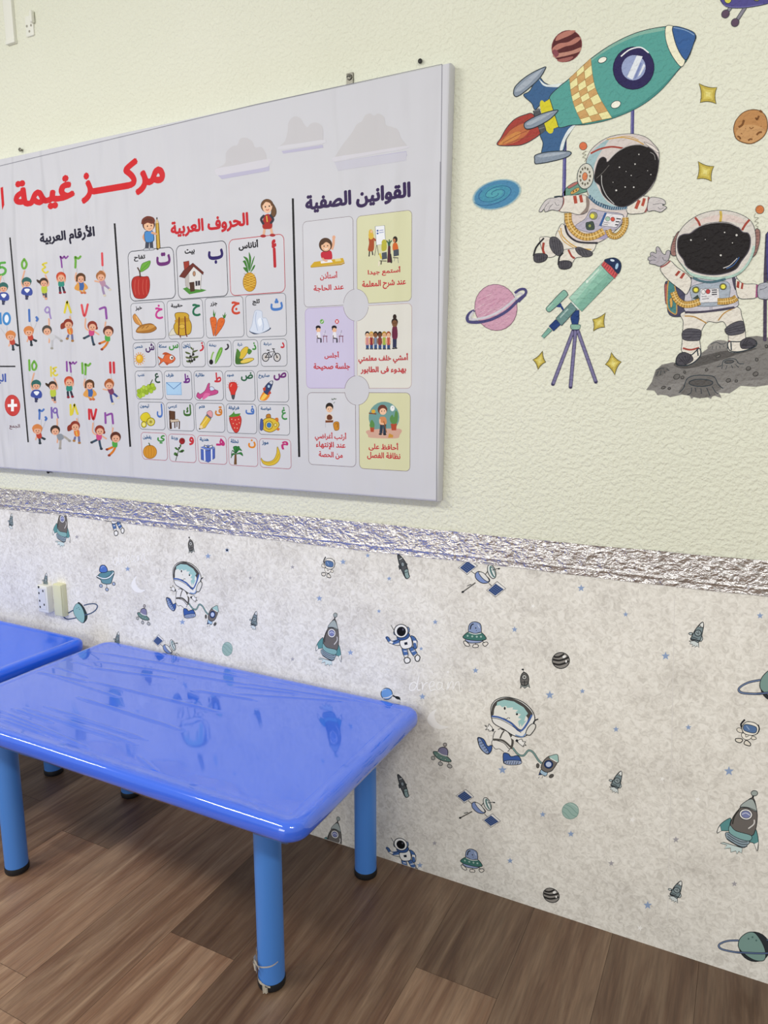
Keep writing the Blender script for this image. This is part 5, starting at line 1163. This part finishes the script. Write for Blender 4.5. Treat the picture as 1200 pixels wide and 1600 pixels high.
def envelope():
    A.rect(308, 343, 418, 432, 'a9cbe8', 3, '7fa8d0', 3); A.line('310 345 362 390 416 345', '4a72a8', 5, 0)
def grapes():
    rg = random.Random(2)
    for x, y in [(120, 430), (135, 415), (130, 440), (150, 430), (140, 395), (160, 405), (175, 415), (155, 380), (175, 385), (195, 395), (190, 372), (210, 380), (205, 405), (225, 385), (120, 405), (215, 365)]: A.ell(x, y, 14, 15, rg.choice(['a5c234', 'b4cc4a', '96b22a']), 0, '7a9420', 2)
    A.line('195 365 215 325', '4a5a20', 6)
card(C6, 938, 263, 1163, 483, GY, 'ص', (1055, 1145, 332, 275), '6a2a72', 'صاروخ', (950, 1028, 318, 283), WB, mini_rocket)
card(C6, 714, 263, 930, 478, GY, 'ض', (828, 913, 336, 274), '1f5a3a', 'ضوء', (732, 780, 308, 284), WB, bulb)
card(C6, 499, 263, 711, 472, GY, 'ط', (643, 692, 345, 275), 'c0303a', 'طائرة', (512, 575, 310, 280), WB, plane_)
card(C6, 292, 263, 494, 468, GY, 'ظ', (428, 475, 350, 283), '6a2a82', 'ظرف', (308, 362, 312, 280), WB, envelope)
card(C6, 90, 263, 292, 464, GY, 'ع', (230, 268, 350, 280), '2a4a3a', 'عنب', (112, 160, 308, 284), WB, grapes)
def submarine():
    A.poly('1005 590 1008 568 1030 565 1035 590', 'b87a2a', 1, '5a3a12', 3); A.poly('975 620 1000 595 1040 592 1080 610 1095 640 1075 670 1035 690 995 680 975 655', 'd8b83a', 1, '6a4c12', 4); A.poly('965 605 978 600 985 640 978 675 962 670', '4a5a9a', 1, '2a3050', 3); A.poly('1065 595 1085 590 1090 610 1078 618', 'c8742a', 1); A.poly('1085 660 1098 665 1090 680 1075 672', 'c8742a', 1); A.ell(1024, 641, 26, 28, 'e0cc5a', 0, '6a4c12', 4); A.ell(1024, 641, 17, 19, '3f72b0'); A.ell(1068, 640, 9, 10, 'e8d88a', 0, '6a4c12', 3)
def strawberry():
    A.poly('748 590 775 570 815 570 832 600 825 650 808 688 785 690 762 650', 'c83a32', 1, '7a1f1c', 3); A.poly('745 580 770 560 780 545 788 562 825 560 812 578 790 582 765 585', '4f8a34', 1)
    for x, y in ((765, 600), (790, 605), (812, 600), (775, 630), (800, 635), (818, 625), (785, 660), (803, 662)): A.ell(x, y, 3, 4, 'f0c8a0')
def pencil():
    A.poly('540 670 545 640 585 575 620 600 580 660', 'd8b43a', 0, '7a5f16', 3); A.poly('540 670 545 640 560 645 565 658', 'e8cfa0', 0); A.ell(542, 667, 5, 5, '2a2622'); A.poly('585 575 592 560 625 588 620 602', '6a6a72', 0); A.poly('592 560 605 542 622 542 632 560 625 588', 'd89aa0', 1, '7a4a50', 3); A.line('555 645 600 585', 'f0dc8a', 4)
def chair():
    A.poly('330 540 370 545 370 605 338 600', '5a3a26', 0); A.line('333 540 338 668', '4a2e1e', 9, 0); A.line('368 545 370 662', '4a2e1e', 8, 0); A.poly('335 605 390 600 405 615 345 622', 'cbb8a0', 0, '4a2e1e', 3); A.line('343 622 345 668', '4a2e1e', 8, 0); A.line('402 615 400 668', '4a2e1e', 8, 0); A.line('385 618 384 655', '4a2e1e', 6, 0)
def lemon():
    A.poly('130 590 145 562 175 553 195 570 200 595 180 615 150 618', 'd8c62c', 1, '8a7a14', 3); A.ell(203, 618, 28, 28, 'cfc02a', 0, '6a6010', 4); A.ell(203, 618, 20, 20, 'e8e08a', 0)
    for i in range(6): t_ = math.radians(i*30); A.line([(203-19*math.cos(t_), 618-19*math.sin(t_)), (203+19*math.cos(t_), 618+19*math.sin(t_))], '9a8a1a', 3, 0)
    A.ell(155, 637, 18, 21, 'cfc02a', 0, '6a6010', 4); A.ell(155, 637, 11, 13, 'e8e08a')
card(C6, 946, 495, 1170, 714, GY, 'غ', (1110, 1150, 605, 516), '3f8a4a', 'غواصة', (965, 1040, 542, 514), WB, submarine)
card(C6, 724, 491, 942, 704, GY, 'ف', (860, 922, 568, 506), '4a72b8', 'فراولة', (742, 817, 538, 508), WB, strawberry)
card(C6, 508, 486, 720, 694, GY, 'ق', (648, 700, 578, 510), 'c87a2a', 'قلم', (537, 578, 530, 503), WB, pencil)
card(C6, 308, 482, 508, 685, GY, 'ك', (428, 483, 580, 497), '3f6a2f', 'كرسي', (322, 386, 530, 498), WB, chair)
card(C6, 112, 478, 306, 677, GY, 'ل', (243, 285, 590, 492), '4a72b8', 'ليمون', (127, 190, 524, 495), WB, lemon)
def banana(): A.poly('970 870 985 888 1020 895 1055 880 1075 840 1080 795 1088 800 1102 850 1090 890 1060 915 1020 922 985 910 970 885', 'd8b83a', 1, '8a6f14', 3); A.line('985 895 1030 905 1072 880 1092 840', 'b8942a', 4)
def palm():
    A.poly('785 840 798 842 800 915 780 915', '6a4a2a', 0)
    for p_ in ('792 840 770 815 762 850 768 820', '792 835 775 795 800 788 795 815', '795 838 815 800 835 820 815 815', '795 842 830 830 842 855 822 842', '790 842 770 838 760 870 772 850', '793 832 805 790 820 795 805 812'): A.poly(p_, '2f7a3a', 1, '1f5a2a', 3)
def gift():
    A.poly('550 805 600 820 648 800 648 870 602 900 552 880', '4a62b0', 0, '2a3a72', 3); A.poly('548 795 600 780 650 795 602 818', '6a82cc', 0, '2a3a72', 3); A.line('575 810 578 890', 'dfe3ee', 10, 0); A.line('625 808 626 888', 'dfe3ee', 10, 0); A.poly('600 795 575 780 580 795', 'dfe3ee', 1, '22242c', 4); A.poly('602 795 630 780 625 798', 'dfe3ee', 1, '22242c', 4)
def rose():
    A.line('375 890 395 820 415 770', '33402a', 5); A.ell(420, 752, 19, 21, '9a1f24', 0, '5a1014', 3); A.line('412 750 425 742 430 756', '5a1014', 4)
    for p_ in ('400 815 380 795 368 800 385 815', '398 825 425 810 435 822 410 832', '390 840 370 830 362 845 380 855', '405 800 415 785 405 775'): A.poly(p_, '3f6a2f', 1)
    for x, y in ((400, 800), (385, 850), (420, 825)): A.ell(x, y, 7, 7, '1f2a1a')
def pumpkin():
    A.ell(197, 827, 47, 47, 'cf8f2a', 0, '8a5a14', 3); A.ell(197, 827, 30, 46, None, 0, 'b0741e', 3); A.ell(197, 827, 11, 46, None, 0, 'b0741e', 3); A.line('197 785 192 770 186 765', '4a5a24', 7)
PK = 'b06a78'
card(C6, 955, 732, 1180, 948, PK, 'م', (1108, 1158, 812, 752), 'b82a72', 'موز', (975, 1020, 782, 750), WB, banana)
card(C6, 738, 721, 949, 932, PK, 'ن', (878, 932, 802, 740), 'd8862a', 'نخلة', (757, 812, 766, 738), WB, palm)
card(C6, 525, 710, 734, 917, PK, 'هـ', (655, 717, 785, 732), 'b82a72', 'هدية', (542, 605, 757, 726), WB, gift)
card(C6, 323, 700, 520, 905, PK, 'و', (468, 503, 782, 722), 'c0303a', 'وردة', (345, 390, 747, 716), WB, rose)
card(C6, 132, 689, 322, 889, PK, 'ي', (247, 302, 770, 710), '3f8a3a', 'يقطين', (148, 207, 742, 710), WB, pumpkin)
# boy with a pencil and girl standing on the cards
A.crop(*C5)
A.line('180 205 175 260', '3f4250', 26, 0); A.line('205 205 208 258', '3f4250', 24, 0); A.poly('155 275 160 258 190 258 195 270', 'b9bac2', 1, '55565e', 3); A.poly('195 272 198 256 220 256 226 268', 'b9bac2', 1, '55565e', 3)
A.line('165 155 152 180 165 205', 'd8a07a', 15, 1, True); A.poly('160 150 185 138 215 140 222 205 168 212', '4a8ac8', 1, '24486a', 4); A.line('212 150 240 158', 'd8a07a', 15, 1, True)
A.ell(188, 92, 42, 44, '5f2f22', 0, '33180f', 3); A.poly('155 95 165 75 200 72 222 90 220 120 200 138 175 135 158 118', 'e8b996', 1, '7a4a34', 2); A.line('155 85 180 72 210 80 224 70 215 50 180 42 150 60 145 90', '6f3526', 16); A.ell(180, 104, 4, 6, '2a1c16'); A.ell(206, 100, 4, 6, '2a1c16'); A.line('185 122 196 124 206 118', '9a4a3a', 3)
A.part('pencil_boy')
A.poly('236 85 245 45 257 82 268 255 250 268 244 265', 'b8912e', 0, '5a4210', 4); A.poly('236 85 245 45 257 82', 'd8bd8a', 0); A.ell(245, 50, 4, 8, '2a2218'); A.line('248 90 256 260', 'd8b85a', 5, 0); A.part('big_pencil')
A.crop(400, 80, .26667)
A.line('52 1030 45 1075', 'e0b090', 14, 0); A.line('85 1030 95 1072', 'e0b090', 14, 0); A.ell(42, 1083, 17, 9, 'a82a2c'); A.ell(97, 1078, 17, 9, 'a82a2c')
A.poly('95 890 115 920 118 950 105 972 88 962 92 930', '6a4a2e', 1, '3a2818', 3)
A.poly('48 965 85 960 95 1030 65 1042 38 1032', 'a82a24', 1); A.line('45 965 30 985 42 1010', '33343f', 14, 1, True); A.line('85 962 100 985 88 1005', '33343f', 14, 1, True); A.line('62 965 66 1000', 'd8c04a', 6)
A.ell(65, 905, 36, 38, '7a5434', 0, '4a3020', 3); A.poly('38 905 50 885 85 885 95 905 88 935 65 948 45 935', 'ecc0a0', 1); A.line('35 900 55 878 85 885 95 905', '6a4628', 12); A.ell(55, 912, 4, 5, '2a1c16'); A.ell(78, 908, 4, 5, '2a1c16'); A.line('58 928 68 932 76 925', 'b8483e', 4); A.part('standing_girl')
# rule cards
C7 = (460, 280, 1/6.); C8 = (460, 500, .2)
RR = 'c0343c'; LN = '7a6a72'
def arc(cx, cy, rx, ry, a0, a1): A.ell(cx, cy, rx, ry, None, 0, LN, 3, a0, a1)
A.crop(*C7); A.rect(75, 400, 557, 1176, 'd2d2d8', 40, LN, 3); 
A.poly('150 815 185 775 455 738 470 775 440 790 160 825', 'cfa72c', 0); A.poly('150 815 160 825 440 792 470 778 472 790 440 805 155 830', 'b08a1e', 0); A.poly('245 770 345 755 360 778 250 790', 'ecebee', 0); A.poly('378 748 430 742 440 765 385 772', 'e0d08a', 0)
A.poly('250 690 300 670 345 675 355 740 330 752 260 745', 'c0283a', 1); A.line('350 660 365 610 368 555', SK, 24); A.ell(370, 545, 15, 18, SK); A.line('260 740 290 765 310 762', SK, 16)
A.ell(292, 615, 62, 66, '4f3524', 0); A.ell(295, 632, 44, 42, 'e8b996'); A.poly('240 610 265 570 310 560 345 590 345 615 300 590 262 615', '4f3524', 1); A.ell(278, 628, 5, 7, '2a1c16'); A.ell(312, 624, 5, 7, '2a1c16'); A.line('282 650 297 656 312 646', 'f6f0ea', 6)
A.text('أستأذن', 240, 403, 950, 862, RR, 0.03, xb=262, xt=395); A.text('عند الحاجة', 180, 463, 1055, 985, RR, 0.03, xb=300, xt=345); A.part('rule_card', 'white card with a girl raising her hand')
A.rect(582, 348, 1098, 1142, 'd6d6b0', 40, LN, 3)
A.poly('757 442 845 434 855 605 768 618', 'eceef2', 0, '55606a', 4); A.ell(780, 483, 9, 9, '3a5a9a'); A.ell(780, 508, 9, 9, '3a5a9a'); A.line('795 482 835 476', '7a86b8', 6, 0); A.line('795 502 838 496', '7a86b8', 6, 0); A.line('770 618 752 718', '4a4a50', 5, 0); A.line('775 618 790 710', '4a4a50', 5, 0)
A.line('705 665 700 725', '33262c', 11); A.line('728 665 735 712', '33262c', 11); A.poly('698 545 740 540 748 600 740 668 692 670 700 600', 'a84e26', 1); A.line('742 555 760 570 752 578', 'a84e26', 14); A.ell(717, 500, 20, 30, 'd8b444'); A.ell(722, 492, 10, 15, 'e8b996'); A.poly('698 510 735 505 742 545 718 565 698 548', 'd8b444', 1)
A.line('862 575 880 600 885 640', '2f5a44', 12); A.line('890 565 886 640', '2f5a44', 11); A.line('912 575 895 600 888 640', '2f5a44', 12); A.poly('878 625 900 625 905 780 870 782', '4f2430', 0)
A.ell(842, 595, 24, 30, 'b8b23c'); A.poly('822 600 860 598 862 660 820 670', 'b8b23c', 1); A.poly('820 690 865 682 870 745 820 755', '4a525c', 0); A.line('800 695 815 745', 'd8c23c', 16); A.line('800 765 865 768', '2f2a30', 7, 0); A.line('795 770 790 815', 'e8dccc', 10); A.line('815 770 812 800', '33262c', 9)
A.ell(945, 565, 22, 30, '2f2420'); A.ell(937, 575, 13, 18, 'b87a54'); A.poly('925 605 960 600 972 660 925 668', 'd0662c', 1); A.poly('928 665 978 655 980 715 930 725', '4a525c', 0); A.line('900 700 910 770 905 785', '2a2228', 14); A.line('925 735 975 738', '2f2a30', 7, 0); A.line('940 740 935 770', '8a8a90', 4); A.line('970 740 975 785', '8a8a90', 4)
A.text('أستمع جيدا', 688, 995, 908, 815, RR, 0.03, xb=800, xt=985); A.text('عند شرح المعلمة', 635, 1045, 1030, 935, RR, 0.03, xb=830, xt=905); A.part('rule_card', 'yellow card with a teacher at a flip chart')
A.rect(98, 1212, 562, 1960, 'cac3de', 40, 'a78ac0', 3)
A.crop(*C8)
for dx in (0, 125):
    A.ell(215+dx*0.94, 12, 16, 18, '6aa84a' if dx == 0 else 'c8404a'); A.line([(207+dx*.94, 12), (213+dx*.94, 20), (224+dx*.94, 4)] if dx == 0 else [(325, 3), (340, 22)], 'f2f4f0', 5, 0)
    if dx: A.line('340 4 325 22', 'f2f4f0', 5, 0)
    A.ell(186+dx, 58, 20, 16, '1c1a20'); A.ell(188+dx, 78, 17, 20, 'e8b996'); A.line([(172+dx, 62), (188+dx, 56), (204+dx, 64)], '1c1a20', 10); A.line([(172+dx, 60), (172+dx, 78)], '1c1a20', 6); A.poly([(178+dx, 98), (200+dx, 98), (202+dx, 138), (174+dx, 138)], 'e6e4ea', 1); A.line([(178+dx, 120), (180+dx, 142)], '6a4a3a', 6)
    A.line([(182+dx, 142), (208+dx, 146), (208+dx, 176)], '22202a', 10, 0); A.line([(178+dx, 140), (178+dx, 178)], '4a3a44', 4, 0); A.line([(205+dx, 150), (205+dx, 178)], '22202a', 5, 0)
    A.line([(222+dx, 126), (258+dx, 126)], '7a3a4a', 6, 0); A.line([(228+dx, 128), (226+dx, 176)], '7a3a4a', 4, 0); A.line([(252+dx, 128), (254+dx, 176)], '7a3a4a', 4, 0); A.line([(232+dx, 120), (240+dx, 98), (243+dx, 80)], '9a98a8', 4, 0); A.line([(226+dx, 104), (250+dx, 112)], 'dcdae4', 5, 0)
A.text('أجلس', 235, 348, 306, 245, RR, 0.03, xb=250, xt=345); A.text('جلسة صحيحة', 150, 435, 395, 335, RR, 0.03, xb=230, xt=330); A.part('rule_card', 'violet card with two children at desks')
A.crop(*C7); A.rect(583, 1190, 1098, 1962, 'dcdad2', 40, 'b08a8a', 3); A.crop(*C8)
KD = [(570, 'e8b996', '1c1a20', 'c88a8a'), (602, 'd8a878', 'c8a04a', '8a2a34'), (634, '8a5a3a', '2a1c16', '7a8aa0'), (668, '6f4630', '1c1410', '8a3a3a'), (702, 'e0b088', 'a8822a', '9ab04a'), (736, 'e8b996', '9a4a26', 'b8584a')]
for x, sk_, ha_, sh_ in KD:
    A.line([(x-5, 185), (x-5, 222)], '2f4a7a', 11, 0); A.line([(x+6, 185), (x+6, 222)], '2f4a7a', 11, 0); A.poly([(x-13, 140), (x+12, 140), (x+14, 190), (x-14, 190)], sh_, 1); A.line([(x-14, 145), (x-12, 185)], sk_, 6); A.line([(x+13, 145), (x+12, 185)], sk_, 6); A.ell(x, 112, 18, 24, ha_); A.ell(x, 120, 14, 18, sk_); A.ell(x-5, 118, 2, 3, '1c1410'); A.ell(x+5, 118, 2, 3, '1c1410'); A.ell(x-5, 226, 8, 4, '22202a'); A.ell(x+7, 226, 8, 4, '22202a')
A.line('776 140 776 215', '2a3050', 15, 0); A.line('792 140 790 215', '2a3050', 15, 0); A.poly('768 55 800 52 804 140 766 140', '6a2440', 1); A.line('768 70 770 130', '5a1c34', 8); A.ell(784, 15, 25, 30, '2a1a14'); A.ell(784, 28, 21, 27, '7a5236'); A.ell(784, -25, 14, 20, '2a1a14'); A.ell(777, 26, 3, 4, '1c1410'); A.ell(793, 24, 3, 4, '1c1410'); A.ell(775, 222, 12, 5, '1c1a20'); A.ell(794, 220, 12, 5, '1c1a20')
A.text('أمشي خلف معلمتي', 500, 888, 342, 258, RR, 0.03, xb=520, xt=880); A.text('بهدوء فى الطابور', 518, 873, 422, 362, RR, 0.03, xb=540, xt=660); A.part('rule_card', 'grey card with children queueing behind a teacher')
A.rect(100, 566, 482, 1150, 'd2d2d8', 34, LN, 3)
A.line('288 622 330 615', '5a6a5a', 4, 0); A.line('292 612 300 624 312 612 322 622', '5a6a5a', 4); A.line('305 652 316 640', '5a6a5a', 4)
A.ell(274, 680, 30, 34, '2a221e'); A.ell(274, 698, 24, 25, 'e8c0a0'); A.line('248 680 262 664 288 664 302 680', '2a221e', 9); A.ell(266, 696, 3, 4, '2a1c16'); A.ell(284, 696, 3, 4, '2a1c16'); A.line('268 710 280 710', 'b0584a', 3)
A.poly('250 740 275 730 298 745 300 785 245 788', 'dfd2c4', 1); A.poly('255 750 275 738 295 755 290 778 258 778', '6a3a26', 1); A.poly('242 785 303 783 303 800 242 802', '7a4426', 0); A.poly('255 802 292 802 290 825 275 818 262 826', 'd0d0d6', 0); A.line('243 802 243 840', 'b8b8c0', 4, 0); A.line('300 802 300 815', 'b8b8c0', 4, 0)
A.poly('305 810 320 795 345 798 350 830 345 858 318 862 308 840', 'c8862a', 1, '7a4c14', 3); A.line('318 812 338 810 336 840', '8a5a1a', 5)
A.text('أرتب أغراضي', 160, 406, 945, 880, RR, 0.03, xb=190, xt=400); A.text('عند الإنتهاء', 168, 400, 1012, 955, RR, 0.03, xb=280, xt=380); A.text('من الحصة', 190, 378, 1086, 1028, RR, 0.03); A.part('rule_card', 'white card with a boy tidying his things')
A.rect(503, 566, 904, 1184, 'd5d4ac', 34, LN, 3)
A.ell(700, 760, 120, 122, '6f9a96'); A.poly('578 860 820 850 822 900 790 925 600 920 575 900', 'cfa592', 1); A.line('582 728 640 734', '7a4a34', 10, 0); A.ell(617, 714, 16, 15, 'd8a83a'); A.ell(766, 690, 17, 22, 'eef0ee', 0, 'c8d0d0', 3); A.line('766 690 770 680', '33404a', 3, 0)
A.poly('752 810 800 808 795 862 760 862', 'b04a30', 0); A.poly('745 770 765 740 778 760 790 710 808 730 805 790 790 810 760 808', '5a8a4a', 1); A.poly('590 838 625 838 620 875 596 875', 'b04a30', 0); A.poly('588 815 605 780 625 810 622 838 594 838', '5a8a4a', 1)
A.line('682 815 676 885', '2f3a4a', 24, 0); A.line('706 815 704 890', '2f3a4a', 22, 0); A.ell(672, 892, 13, 7, '22262c'); A.ell(706, 894, 13, 7, '22262c'); A.poly('665 765 690 755 715 765 718 812 668 815', 'cf8a5a', 1); A.line('668 775 672 805 700 812', 'e8b996', 13); A.line('698 790 720 880', '8a5a2a', 6, 0); A.poly('732 920 740 885 772 900 770 918', 'c8903a', 0)
A.ell(688, 700, 37, 38, '6a3a2c'); A.ell(692, 715, 27, 26, 'ecc0a0'); A.line('660 705 672 680 705 682 722 700', '6a3a2c', 14); A.ell(682, 712, 3, 5, '2a1c16'); A.ell(704, 710, 3, 5, '2a1c16')
A.text('أحافظ على', 580, 812, 1022, 960, RR, 0.03, xb=640, xt=800); A.text('نظافة الفصل', 568, 828, 1090, 1033, RR, 0.03, xb=600, xt=700); A.part('rule_card', 'yellow card with a boy sweeping a room')
A.n = 3; A.crop(*C7); A.ell(577, 1180, 119, 152, 'cdcdd3'); [arc(577, 1180, 118, 150, a, a+76) for a in (7, 97, 187, 277)]; A.part('round_gap', 'upper round gap')
A.n = 3; A.crop(*C8); A.ell(489, 550, 97, 116, 'cdcdd3'); [arc(489, 550, 96, 115, a, a+76) for a in (7, 97, 187, 277)]; A.part('round_gap', 'lower round gap')
